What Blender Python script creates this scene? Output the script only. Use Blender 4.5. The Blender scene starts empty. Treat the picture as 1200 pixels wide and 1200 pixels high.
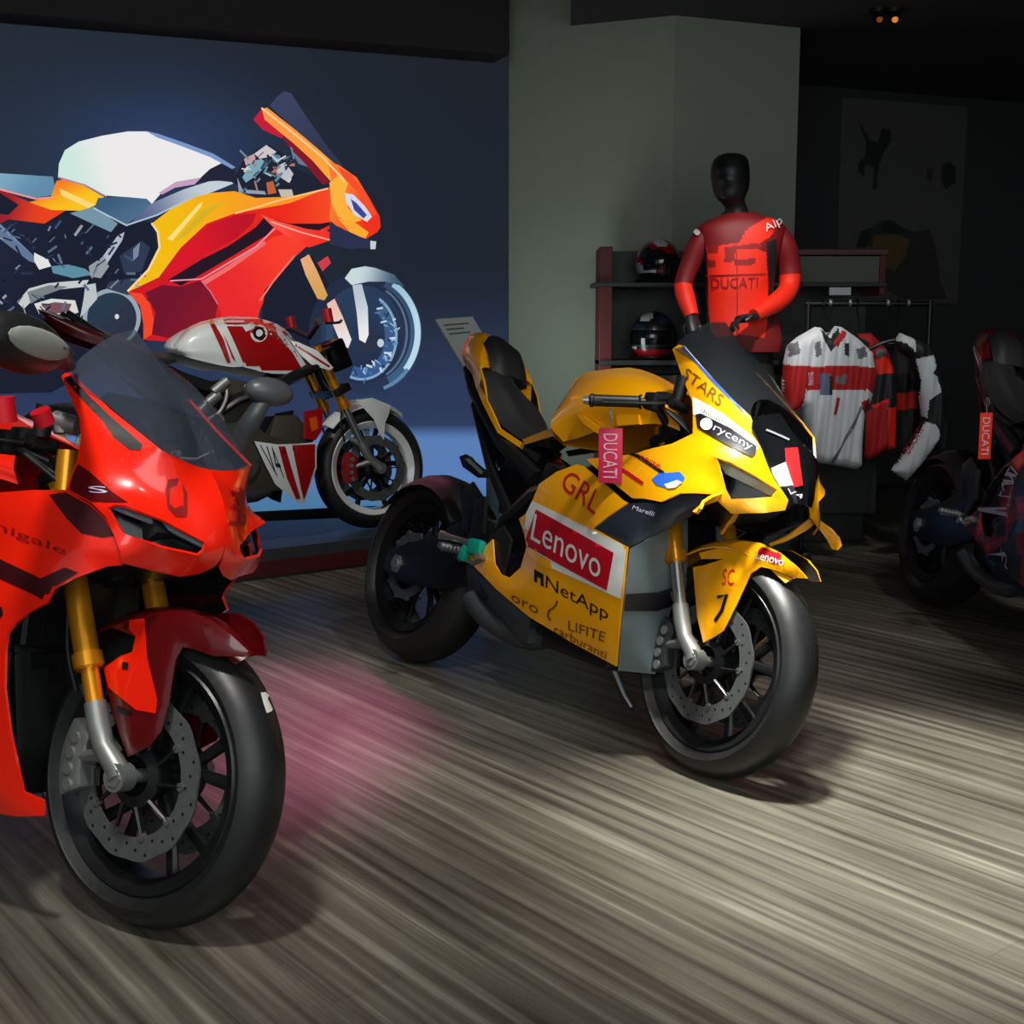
import bpy, bmesh, math, random
from mathutils import Vector, Matrix
from mathutils.bvhtree import BVHTree
from mathutils.geometry import delaunay_2d_cdt
random.seed(7)
PI = math.pi
sin, cos, tan, rad = math.sin, math.cos, math.tan, math.radians
SC = bpy.context.scene
COL = SC.collection

# ------------------------------------------------------------------ camera
FPX, TH, CH = 1514.0, 0.142, 1.18
cd = bpy.data.cameras.new('camera')
cd.sensor_width = 36.0
cd.lens = 36.0 * FPX / 1200.0
cd.clip_start = 0.05
cam = bpy.data.objects.new('camera', cd)
COL.objects.link(cam)
cam.location = (0, 0, CH)
cam.rotation_euler = (PI / 2 - TH, 0, 0)
SC.camera = cam

def ray(u, v):
    dx = (u - 600) / FPX
    dy = -(v - 600) / FPX
    return Vector((0, 0, CH)), Vector((dx, cos(TH) + dy * sin(TH), -sin(TH) + dy * cos(TH)))

def wpt(u, v, Y):
    o, d = ray(u, v)
    return o + d * (Y / d.y)

def wflo(u, v, z=0.0):
    o, d = ray(u, v)
    return o + d * ((z - o.z) / d.z)

class Pose:
    def __init__(s, X=0, Y=0, psi=0, L=0, steer=0, off=0, sc=1.0):
        s.M = Matrix.Translation((X, Y, off)) @ Matrix.Rotation(psi, 4, 'Z') @ Matrix.Rotation(-L, 4, 'X') @ Matrix.Scale(sc, 4)
        s.I = s.M.inverted()
        s.loc = (X, Y, off); s.rot = (-L, 0, psi); s.sc = sc; s.steer = steer
    def ray(s, u, v):
        o, d = ray(u, v)
        return s.I @ o, (s.I.to_3x3() @ d).normalized()
    def at(s, u, v, y):
        o, d = s.ray(u, v)
        return o + d * ((y - o.y) / d.y)

WORLD = Pose()

# ------------------------------------------------------------------ materials
def lin(r, g, b):
    f = lambda c: (c / 12.92 if c <= 0.04045 else ((c + 0.055) / 1.055) ** 2.4)
    return (f(r / 255), f(g / 255), f(b / 255), 1)

MATS = {}
def mat(name, rgb, rough=0.5, metal=0.0, coat=0.0, var=0.12, scale=14.0, trans=0.0, alpha=1.0, bump=0.0, spec=0.5):
    if name in MATS: return MATS[name]
    m = bpy.data.materials.new(name)
    m.use_nodes = True
    nt = m.node_tree
    b = nt.nodes['Principled BSDF']
    c = lin(*rgb)
    tc = nt.nodes.new('ShaderNodeTexCoord')
    nz = nt.nodes.new('ShaderNodeTexNoise')
    nz.inputs['Scale'].default_value = scale
    nz.inputs['Detail'].default_value = 4
    nt.links.new(tc.outputs['Object'], nz.inputs['Vector'])
    mr = nt.nodes.new('ShaderNodeMapRange')
    mr.inputs['To Min'].default_value = max(0.02, rough * (1 - var))
    mr.inputs['To Max'].default_value = min(1, rough * (1 + var))
    nt.links.new(nz.outputs['Fac'], mr.inputs['Value'])
    nt.links.new(mr.outputs['Result'], b.inputs['Roughness'])
    mx = nt.nodes.new('ShaderNodeMix'); mx.data_type = 'RGBA'
    mx.inputs['A'].default_value = tuple(x * (1 - var * .5) for x in c[:3]) + (1,)
    mx.inputs['B'].default_value = tuple(min(1, x * (1 + var * .5)) for x in c[:3]) + (1,)
    nt.links.new(nz.outputs['Fac'], mx.inputs['Factor'])
    nt.links.new(mx.outputs['Result'], b.inputs['Base Color'])
    b.inputs['Metallic'].default_value = metal
    b.inputs['Coat Weight'].default_value = coat
    b.inputs['Coat Roughness'].default_value = 0.06
    b.inputs['Transmission Weight'].default_value = trans
    b.inputs['Alpha'].default_value = alpha
    b.inputs['Specular IOR Level'].default_value = spec
    if bump:
        bp = nt.nodes.new('ShaderNodeBump')
        bp.inputs['Strength'].default_value = bump
        bp.inputs['Distance'].default_value = 0.002
        nt.links.new(nz.outputs['Fac'], bp.inputs['Height'])
        nt.links.new(bp.outputs['Normal'], b.inputs['Normal'])
    m.diffuse_color = c
    MATS[name] = m
    return m

def emit(name, rgb, strength):
    if name in MATS: return MATS[name]
    m = bpy.data.materials.new(name); m.use_nodes = True
    b = m.node_tree.nodes['Principled BSDF']
    b.inputs['Base Color'].default_value = (0.01, 0.01, 0.01, 1)
    b.inputs['Emission Color'].default_value = lin(*rgb)
    b.inputs['Emission Strength'].default_value = strength
    MATS[name] = m
    return m

# ------------------------------------------------------------------ objects
def obj(name, bm, mats, parent=None, label=None, ang=38, smooth=True):
    me = bpy.data.meshes.new(name)
    bm.to_mesh(me); bm.free()
    for m in (mats if isinstance(mats, (list, tuple)) else [mats]): me.materials.append(m)
    if smooth:
        me.shade_smooth(); me.set_sharp_from_angle(angle=rad(ang))
    o = bpy.data.objects.new(name, me)
    COL.objects.link(o)
    if parent: o.parent = parent
    if label: o['label'] = label
    return o

def thing(name, label, cat, loc=(0, 0, 0), rot=(0, 0, 0), sc=1.0, group=None):
    o = bpy.data.objects.new(name, None)
    o.empty_display_size = 0.1
    COL.objects.link(o)
    o.location = loc; o.rotation_euler = rot; o.scale = (sc,) * 3
    o['label'] = label; o['category'] = cat
    if group: o['group'] = group
    return o

def tag(o, label, cat, group=None):
    o['label'] = label; o['category'] = cat
    if group: o['group'] = group
    return o

def struct(o):
    o['kind'] = 'structure'
    return o

# ------------------------------------------------------------------ mesh helpers
def box(bm, c, s, R=None, mi=0, bev=0.0):
    c = Vector(c)
    vs = []
    for x in (-1, 1):
        for y in (-1, 1):
            for z in (-1, 1):
                p = Vector((x * s[0] / 2, y * s[1] / 2, z * s[2] / 2))
                if R: p = R @ p
                vs.append(bm.verts.new(c + p))
    fs = []
    for f in ((0, 1, 3, 2), (4, 6, 7, 5), (0, 4, 5, 1), (2, 3, 7, 6), (0, 2, 6, 4), (1, 5, 7, 3)):
        q = bm.faces.new([vs[i] for i in f]); q.material_index = mi; fs.append(q)
    if bev:
        es = list({e for f in fs for e in f.edges})
        bmesh.ops.bevel(bm, geom=es, offset=bev, segments=2, affect='EDGES', profile=0.6)
    return vs

def frame_of(d):
    d = d.normalized()
    a = Vector((0, 0, 1)) if abs(d.z) < 0.9 else Vector((1, 0, 0))
    x = d.cross(a).normalized()
    return x, d.cross(x).normalized()

def tube(bm, pts, r, n=10, mi=0, cap=True, flat=1.0):
    pts = [Vector(p) for p in pts]
    k = len(pts)
    rr = r if isinstance(r, (list, tuple)) else [r] * k
    mm = mi if isinstance(mi, (list, tuple)) else [mi] * k
    rings = []
    x = None
    for i, p in enumerate(pts):
        d = (pts[min(i + 1, k - 1)] - pts[max(i - 1, 0)])
        if x is None:
            x, y = frame_of(d)
        else:
            dn = d.normalized()
            x = (x - dn * x.dot(dn)).normalized(); y = dn.cross(x)
        rings.append([bm.verts.new(p + (x * cos(2 * PI * j / n) + y * sin(2 * PI * j / n) * flat) * rr[i]) for j in range(n)])
    for i in range(k - 1):
        for j in range(n):
            f = bm.faces.new((rings[i][j], rings[i][(j + 1) % n], rings[i + 1][(j + 1) % n], rings[i + 1][j]))
            f.material_index = mm[i]
    if cap:
        f = bm.faces.new(rings[0][::-1]); f.material_index = mm[0]
        f = bm.faces.new(rings[-1]); f.material_index = mm[-1]

def spline(pts, n):
    """Catmull-Rom through points (tuples/Vectors of any length), n samples"""
    P = [list(p) for p in pts]
    k = len(P)
    out = []
    for s in range(n):
        t = s / (n - 1) * (k - 1)
        i = min(int(t), k - 2); f = t - i
        a, b, c, d = P[max(i - 1, 0)], P[i], P[i + 1], P[min(i + 2, k - 1)]
        if i == 0: a = [2 * q - w for q, w in zip(b, c)]
        if i + 2 > k - 1: d = [2 * q - w for q, w in zip(c, b)]
        out.append([0.5 * (2 * b[j] + (c[j] - a[j]) * f + (2 * a[j] - 5 * b[j] + 4 * c[j] - d[j]) * f * f + (3 * b[j] - a[j] - 3 * c[j] + d[j]) * f ** 3) for j in range(len(b))])
    return out

def cr_grid(rows, nu, nv):
    rows = [spline(r, nu) for r in rows]
    cols = [spline([r[i] for r in rows], nv) for i in range(nu)]
    return [[Vector(cols[i][j]) for i in range(nu)] for j in range(nv)]

def grid_faces(nv, nu, closed=False):
    fs = []
    for j in range(nv - 1):
        for i in range(nu if closed else nu - 1):
            a, b = j * nu + i, j * nu + (i + 1) % nu
            fs.append((a, b, b + nu, a + nu))
    return fs

def lathe(bm, prof, c, n=56, mi=0, closed=True):
    """profile (r, y) spun about the y axis through c"""
    c = Vector(c); k = len(prof)
    V = [[bm.verts.new(c + Vector((r * cos(2 * PI * a / n), y, r * sin(2 * PI * a / n)))) for r, y in prof] for a in range(n)]
    for a in range(n):
        for i in range(k if closed else k - 1):
            f = bm.faces.new((V[a][i], V[a][(i + 1) % k], V[(a + 1) % n][(i + 1) % k], V[(a + 1) % n][i]))
            f.material_index = mi

def disc(bm, c, axis, r, h, n=20, mi=0):
    c = Vector(c); axis = Vector(axis).normalized()
    tube(bm, [c - axis * h / 2, c + axis * h / 2], r, n, mi)

def prism(bm, poly, y0, y1, mi=0, bev=0.0):
    a = [bm.verts.new((x, y0, z)) for x, z in poly]
    b = [bm.verts.new((x, y1, z)) for x, z in poly]
    n = len(poly)
    fs = [bm.faces.new(a), bm.faces.new(b[::-1])]
    for i in range(n):
        fs.append(bm.faces.new((a[i], b[i], b[(i + 1) % n], a[(i + 1) % n])))
    for f in fs: f.material_index = mi
    bmesh.ops.recalc_face_normals(bm, faces=fs)
    if bev:
        es = list({e for f in fs for e in f.edges})
        bmesh.ops.bevel(bm, geom=es, offset=bev, segments=2, affect='EDGES', profile=0.6)

def ball(bm, c, r, nu=16, nv=10, mi=0, fn=None):
    c = Vector(c); r = (r,) * 3 if not isinstance(r, (tuple, list)) else r
    V = []
    for j in range(nv + 1):
        t = PI * j / nv
        V.append([bm.verts.new(c + Vector((r[0] * sin(t) * cos(2 * PI * i / nu), r[1] * sin(t) * sin(2 * PI * i / nu), r[2] * cos(t)))) for i in range(nu if 0 < j < nv else 1)])
    for j in range(nv):
        for i in range(nu):
            A, B = V[j], V[j + 1]
            q = [A[i % len(A)], B[i % len(B)], B[(i + 1) % len(B)], A[(i + 1) % len(A)]]
            u = []
            for w in q:
                if w not in u: u.append(w)
            f = bm.faces.new(u)
            f.material_index = fn(f.calc_center_median() - c) if fn else mi

# ------------------------------------------------------------------ 2-D filling
def inpoly(x, y, P):
    r = False; j = len(P) - 1
    for i in range(len(P)):
        xi, yi, xj, yj = P[i][0], P[i][1], P[j][0], P[j][1]
        if (yi > y) != (yj > y) and x < (xj - xi) * (y - yi) / (yj - yi) + xi: r = not r
        j = i
    return r

def dens(P, step):
    out = []
    for i in range(len(P)):
        a, b = P[i], P[(i + 1) % len(P)]
        n = max(1, int(math.hypot(b[0] - a[0], b[1] - a[1]) / step))
        for k in range(n): out.append(tuple(a[q] + (b[q] - a[q]) * k / n for q in range(len(a))))
    return out

def segd(x, y, P):
    m = 1e9
    for i in range(len(P)):
        ax, ay, bx, by = P[i][0], P[i][1], P[(i + 1) % len(P)][0], P[(i + 1) % len(P)][1]
        dx, dy = bx - ax, by - ay
        q = dx * dx + dy * dy
        t = 0 if q == 0 else max(0, min(1, ((x - ax) * dx + (y - ay) * dy) / q))
        m = min(m, math.hypot(x - ax - dx * t, y - ay - dy * t))
    return m

def mvc(x, y, B):
    """mean-value interpolation of the third component of boundary B"""
    n = len(B); num = den = 0.0
    D = [(b[0] - x, b[1] - y) for b in B]
    R = [math.hypot(*d) for d in D]
    T = []
    for i in range(n):
        if R[i] < 1e-6: return B[i][2]
        j = (i + 1) % n
        cr = D[i][0] * D[j][1] - D[i][1] * D[j][0]
        dt = D[i][0] * D[j][0] + D[i][1] * D[j][1]
        T.append(tan(math.atan2(cr, dt) / 2))
    for i in range(n):
        w = (T[i - 1] + T[i]) / R[i]
        num += w * B[i][2]; den += w
    return num / den if abs(den) > 1e-9 else B[0][2]

def tri_fill(P, holes=(), step=8):
    """returns list of (u, v, extra) and triangles; extra interpolated from the outlines"""
    B = dens(P, step)
    H = [dens(h, step) for h in holes]
    pts = list(B); edges = [(i, (i + 1) % len(B)) for i in range(len(B))]
    for h in H:
        o = len(pts); pts += h
        edges += [(o + i, o + (i + 1) % len(h)) for i in range(len(h))]
    x0, x1 = min(p[0] for p in B), max(p[0] for p in B)
    y0, y1 = min(p[1] for p in B), max(p[1] for p in B)
    has = len(P[0]) > 2
    HR = [(h[0], h[1], h[2] - mvc(h[0], h[1], B)) for q in H for h in q] if has else []
    def val(x, y):
        m = mvc(x, y, B)
        if HR:
            sw = sr = 0.0; dm = 1e9
            for hx, hy, r in HR:
                d = math.hypot(x - hx, y - hy) + .5; w = d ** -3
                sw += w; sr += w * r; dm = min(dm, d)
            m += sr / sw * math.exp(-dm / 18.0)
        return m
    ny = int((y1 - y0) / step) + 1; nx = int((x1 - x0) / step) + 1
    for j in range(ny + 1):
        for i in range(nx + 1):
            x = x0 + (i + 0.5 * (j % 2)) * step; y = y0 + j * step
            if inpoly(x, y, B) and segd(x, y, B) > step * 0.45 and not any(inpoly(x, y, h) or segd(x, y, h) < step * 0.45 for h in H):
                pts.append((x, y, val(x, y)) if has else (x, y))
    r = delaunay_2d_cdt([Vector((p[0], p[1])) for p in pts], edges, [], 0, 1e-4)
    ov = r[3]
    V = []
    for i, co in enumerate(r[0]):
        V.append(pts[ov[i][0]] if ov[i] else (co.x, co.y, mvc(co.x, co.y, B) if has else 0))
    T = []
    for f in r[2]:
        cx = sum(V[k][0] for k in f) / len(f); cy = sum(V[k][1] for k in f) / len(f)
        if inpoly(cx, cy, B) and not any(inpoly(cx, cy, h) for h in H): T.append(tuple(f))
    return V, T

TXT = {}
def text_mesh(s):
    if s in TXT: return TXT[s]
    cu = bpy.data.curves.new('t', 'FONT'); cu.body = s; cu.resolution_u = 3
    o = bpy.data.objects.new('t', cu); COL.objects.link(o)
    bpy.context.view_layer.update()
    me = o.evaluated_get(bpy.context.evaluated_depsgraph_get()).to_mesh()
    V = [(v.co.x, v.co.y) for v in me.vertices]; Fc = [tuple(p.vertices) for p in me.polygons]
    bpy.data.objects.remove(o); bpy.data.curves.remove(cu)
    x0, x1 = min(v[0] for v in V), max(v[0] for v in V); y0, y1 = min(v[1] for v in V), max(v[1] for v in V)
    b = bmesh.new(); vs = [b.verts.new(((x - x0) / (x1 - x0) * len(s) * .6, (y - y0) / (y1 - y0), 0)) for x, y in V]
    for f in Fc:
        try: b.faces.new([vs[i] for i in f])
        except ValueError: pass
    bmesh.ops.triangulate(b, faces=b.faces[:])
    for _ in range(2):
        es = [e for e in b.edges if e.calc_length() > .22]
        if es: bmesh.ops.subdivide_edges(b, edges=es, cuts=1)
        bmesh.ops.triangulate(b, faces=b.faces[:])
    b.verts.index_update()
    V = [(v.co.x / (len(s) * .6), v.co.y) for v in b.verts]; Fc = [tuple(v.index for v in f.verts) for f in b.faces]
    b.free()
    TXT[s] = (V, Fc)
    return TXT[s]

def quadmap(q, a, b):
    tl, tr, br, bl = q
    return tuple((tl[i] * (1 - a) + tr[i] * a) * b + (bl[i] * (1 - a) + br[i] * a) * (1 - b) for i in (0, 1))

class Panel:
    """a thin shell given by an outline seen from the camera, each outline point with its own lateral offset"""
    def __init__(s, P, outline=None, holes=(), step=9, bulge=0.0, bd=26.0, thick=0.006, V=None, T=None):
        s.P = P; s.thick = thick; s.dec = []
        if outline is not None:
            W, s.T = tri_fill(outline, holes, step)
            s.V = []
            sg = -1 if sum(p[2] for p in outline) < 0 else 1
            for u, v, y in W:
                if bulge:
                    d = min(segd(u, v, outline) / bd, 1.0)
                    y += sg * bulge * sin(d * PI / 2)
                s.V.append(P.at(u, v, y))
            s.sg = sg
        else:
            s.V, s.T, s.sg = V, T, -1
        s.tree()
    def tree(s):
        s.bvh = BVHTree.FromPolygons([tuple(v) for v in s.V], [tuple(t) for t in s.T])
    def hit(s, P, u, v, k):
        o, d = P.ray(u, v)
        h = s.bvh.ray_cast(o, d)
        if h[0] is None:
            h = s.bvh.find_nearest(o + d * ((s.V[0] - o).dot(d)))
            p, n = h[0], h[1]
            # closest approach of the ray to that neighbourhood
            p = o + d * ((p - o).dot(d))
            q = s.bvh.find_nearest(p); p, n = q[0], q[1]
        else: p, n = h[0], h[1]
        if n.dot(d) > 0: n = -n
        return p + n * (0.0016 * k)
    def paint(s, poly, mi, k=1, step=5, P=None):
        W, T = tri_fill([(p[0], p[1]) for p in poly], (), step)
        s.dec.append(([s.hit(P or s.P, w[0], w[1], k) for w in W], T, mi, True))
        return s
    def line(s, pts, w, mi, k=1, P=None):
        L, R = [], []
        for i, p in enumerate(pts):
            a, b = pts[max(i - 1, 0)], pts[min(i + 1, len(pts) - 1)]
            dx, dy = b[0] - a[0], b[1] - a[1]; q = math.hypot(dx, dy) or 1
            L.append((p[0] - dy / q * w / 2, p[1] + dx / q * w / 2)); R.append((p[0] + dy / q * w / 2, p[1] - dx / q * w / 2))
        return s.paint(L + R[::-1], mi, k, 5, P)
    def text(s, t, q, mi, k=2, P=None):
        V, F = text_mesh(t)
        s.dec.append(([s.hit(P or s.P, *quadmap(q, a, b), k) for a, b in V], F, mi, False))
        return s
    def ring(s, c, r, mi, k=2, n=16, P=None):
        return s.paint([(c[0] + r * cos(2 * PI * i / n), c[1] + r * sin(2 * PI * i / n)) for i in range(n)], mi, k, 20, P)
    def bm(s, mirror=False, text=True, dec=True, base_mi=0, inner_mi=None):
        inner_mi = base_mi if inner_mi is None else inner_mi
        m = -1 if mirror else 1
        bm = bmesh.new()
        g = lambda p: Vector((p.x, p.y * m, p.z))
        vo = [bm.verts.new(g(p)) for p in s.V]
        N = [Vector() for _ in s.V]
        for t in s.T:
            n = (s.V[t[1]] - s.V[t[0]]).cross(s.V[t[2]] - s.V[t[0]])
            for i in t: N[i] += n
        so = 1 if sum(n.y for n in N) * s.sg >= 0 else -1
        vi = [bm.verts.new(g(p - n.normalized() * (so * s.thick))) for p, n in zip(s.V, N)]
        cnt = {}
        for t in s.T:
            f = bm.faces.new([vo[i] for i in t]); f.material_index = base_mi
            f = bm.faces.new([vi[i] for i in reversed(t)]); f.material_index = inner_mi
            for a, b in zip(t, t[1:] + t[:1]): cnt[(a, b)] = 1
        for (a, b) in cnt:
            if (b, a) not in cnt:
                f = bm.faces.new((vo[b], vo[a], vi[a], vi[b])); f.material_index = base_mi
        bmesh.ops.recalc_face_normals(bm, faces=bm.faces[:])
        if dec:
            for V, T, mi, shape in s.dec:
                if not shape and not text: continue
                vv = [bm.verts.new(g(p)) for p in V]
                for t in T:
                    try:
                        f = bm.faces.new([vv[i] for i in t]); f.material_index = mi
                    except ValueError: pass
        return bm

def sym(rows_side, nu, nv):
    """rows from the centre line outward (y<=0 side); mirrored into one sheet; returns V, quads"""
    full = [[Vector((p[0], -p[1], p[2])) for p in r] for r in rows_side[:0:-1]] + [list(r) for r in rows_side]
    G = cr_grid(full, nu, nv)
    return [p for r in G for p in r], grid_faces(nv, nu)
# ------------------------------------------------------------------ shared palette
RUBBER = mat('tyre_rubber', (25, 26, 27), 0.44, var=0.2, scale=60, bump=0.15)
BLACK = mat('black_plastic', (20, 21, 22), 0.45)
SATIN = mat('satin_black_metal', (26, 27, 29), 0.35, 0.3)
DARKG = mat('dark_grey_composite', (44, 48, 50), 0.45)
GREYP = mat('grey_fairing_plastic', (88, 100, 100), 0.4)
GOLD = mat('gold_fork_tube', (226, 150, 30), 0.28, 0.65)
STEEL = mat('brushed_steel', (170, 172, 172), 0.32, 0.9)
ALU = mat('cast_aluminium', (150, 152, 150), 0.42, 0.7)
DISC = mat('brake_disc_steel', (104, 107, 107), 0.42, 0.55, var=.35, scale=70)
LEATHER = mat('seat_leather', (30, 30, 31), 0.55, bump=0.3, scale=90)
YEL = mat('yellow_paint', (247, 168, 4), 0.3, 0, 0.7, var=0.03)
RED = mat('red_paint', (246, 32, 8), 0.28, 0, 0.8, var=0.03)
DRED = mat('dark_red_paint', (86, 5, 10), 0.3, 0, 0.8, var=0.05)
STICKR = mat('red_sticker', (196, 16, 34), 0.4)
WHITE = mat('white_sticker', (226, 228, 222), 0.4)
INK = mat('black_ink', (16, 16, 18), 0.45)
BROWN = mat('brown_ink', (112, 66, 8), 0.5)
BLUE = mat('blue_sticker', (44, 100, 222), 0.4)
NAVY = mat('dark_navy_fairing', (34, 42, 52), 0.4, 0, 0.3)
TEAL = mat('teal_rubber', (0, 150, 128), 0.45)
LAV = mat('lavender_ink', (196, 186, 214), 0.5)
GLASS = mat('smoked_screen', (40, 44, 48), 0.06, trans=0.0, alpha=0.42, var=0.02)
CLEARG = mat('clear_screen', (70, 78, 92), 0.05, trans=0.0, alpha=0.28, var=0.02)
LENS = mat('headlight_lens', (12, 14, 16), 0.22, 0, 0.15, spec=.3)
DRL = mat('daylight_strip', (150, 150, 122), 0.3)
DRL2 = mat('grey_daylight_strip', (128, 132, 140), 0.25)
PINK = mat('pink_tag_card', (222, 40, 84), 0.45)
ORANGE = mat('orange_tag_card', (240, 62, 34), 0.45)
WPAINT = mat('white_paint', (228, 232, 228), 0.3, 0, 0.7, var=0.03)
BRONZE = mat('bronze_engine_case', (74, 70, 58), 0.45, 0.4)
REDCAL = mat('red_caliper', (150, 18, 16), 0.35, 0.2)

RF, RR, WB = 0.30, 0.332, 1.469
RAKE = rad(24.5)
SDIR = Vector((-sin(RAKE), 0, cos(RAKE)))
SPT = Vector((WB - 0.035 / cos(RAKE), 0, RF))

def steerer(P):
    if abs(P.steer) < 1e-6: return lambda p: p
    R = Matrix.Translation(SPT) @ Matrix.Rotation(P.steer, 4, SDIR) @ Matrix.Translation(-SPT)
    return lambda p: R @ Vector(p)

def st(bm, S):
    for v in bm.verts: v.co = S(v.co)
    return bm

def tyre_prof(R, W, rim=0.236):
    w = W / 2; P = []
    P.append((rim - 0.014, w * 0.55)); P.append((rim + 0.003, w * 0.80)); P.append((rim + 0.016, w * 0.93))
    for k in range(13):
        t = (0.42 - k * 0.84 / 12) * PI
        P.append((R - w * 0.95 + w * 0.95 * cos(t), w * 1.0 * sin(t) / sin(0.42 * PI)))
    P += [(r, -y) for r, y in P[2::-1]]
    return P

def rim_bm(c, hw, ring_mi=0, spoke_mi=0, nsp=5, S=None):
    bm = bmesh.new()
    lathe(bm, [(0.231, hw), (0.235, hw - 0.004), (0.226, hw - 0.012), (0.212, hw - 0.02), (0.206, 0), (0.212, -hw + 0.02), (0.226, -hw + 0.012), (0.235, -hw + 0.004),
               (0.231, -hw), (0.220, -hw + 0.006), (0.200, -hw + 0.02), (0.196, 0), (0.200, hw - 0.02), (0.220, hw - 0.006)], c, 60, ring_mi)
    lathe(bm, [(0.045, 0.045), (0.045, -0.045), (0.016, -0.045), (0.016, 0.045)], c, 24, spoke_mi)
    c = Vector(c)
    for k in range(nsp):
        a = 2 * PI * k / nsp + 0.3
        for s in (-1, 1):
            p0 = c + Vector((0.036 * cos(a + s * 0.35), 0, 0.036 * sin(a + s * 0.35)))
            p1 = c + Vector((0.11 * cos(a + s * 0.13), s * 0.004, 0.11 * sin(a + s * 0.13)))
            p2 = c + Vector((0.206 * cos(a + s * 0.24), s * 0.006, 0.206 * sin(a + s * 0.24)))
            tube(bm, [p0, p1, p2], [0.013, 0.0095, 0.0115], 8, spoke_mi, flat=1.3)
    return bm

def disc_bm(c, y, r0=0.118, r1=0.165, sgn=-1):
    bm = bmesh.new()
    c = Vector(c) + Vector((0, y, 0))
    n = 72
    def rr(a): return r1 - 0.004 * (1 + cos(12 * a)) / 2
    V = []
    for k in range(n):
        a = 2 * PI * k / n
        V.append([bm.verts.new(c + Vector((r * cos(a), yy, r * sin(a)))) for r, yy in ((rr(a), .0025), (rr(a), -.0025), (r0, -.0025), (r0, .0025))])
    for k in range(n):
        for i in range(4):
            bm.faces.new((V[k][i], V[k][(i + 1) % 4], V[(k + 1) % n][(i + 1) % 4], V[(k + 1) % n][i]))
    for k in range(10):
        a = 2 * PI * k / 10
        disc(bm, c + Vector((0.119 * cos(a), 0, 0.119 * sin(a))), (0, 1, 0), 0.0085, 0.010, 12)
    for k in range(36):        # drilled holes read as small dark studs let into the band
        a = 2 * PI * k / 36; r = 0.131 + 0.011 * (k % 3)
        disc(bm, c + Vector((r * cos(a), 0, r * sin(a))), (0, 1, 0), 0.0035, 0.0058, 8, 1)
    return bm

def carrier_bm(c, y):
    bm = bmesh.new(); c = Vector(c) + Vector((0, y, 0))
    lathe(bm, [(0.062, .004), (0.062, -.004), (0.04, -.010), (0.04, .010)], c, 30)
    for k in range(10):
        a = 2 * PI * k / 10
        tube(bm, [c + Vector((0.06 * cos(a - .12), 0, 0.06 * sin(a - .12))), c + Vector((0.119 * cos(a), 0, 0.119 * sin(a)))], [0.009, 0.006], 6, flat=0.5)
    return bm

def zf(z):  # x of the fork-leg axis at height z
    return WB - 0.046 - (z - 0.32) * tan(RAKE)

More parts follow.
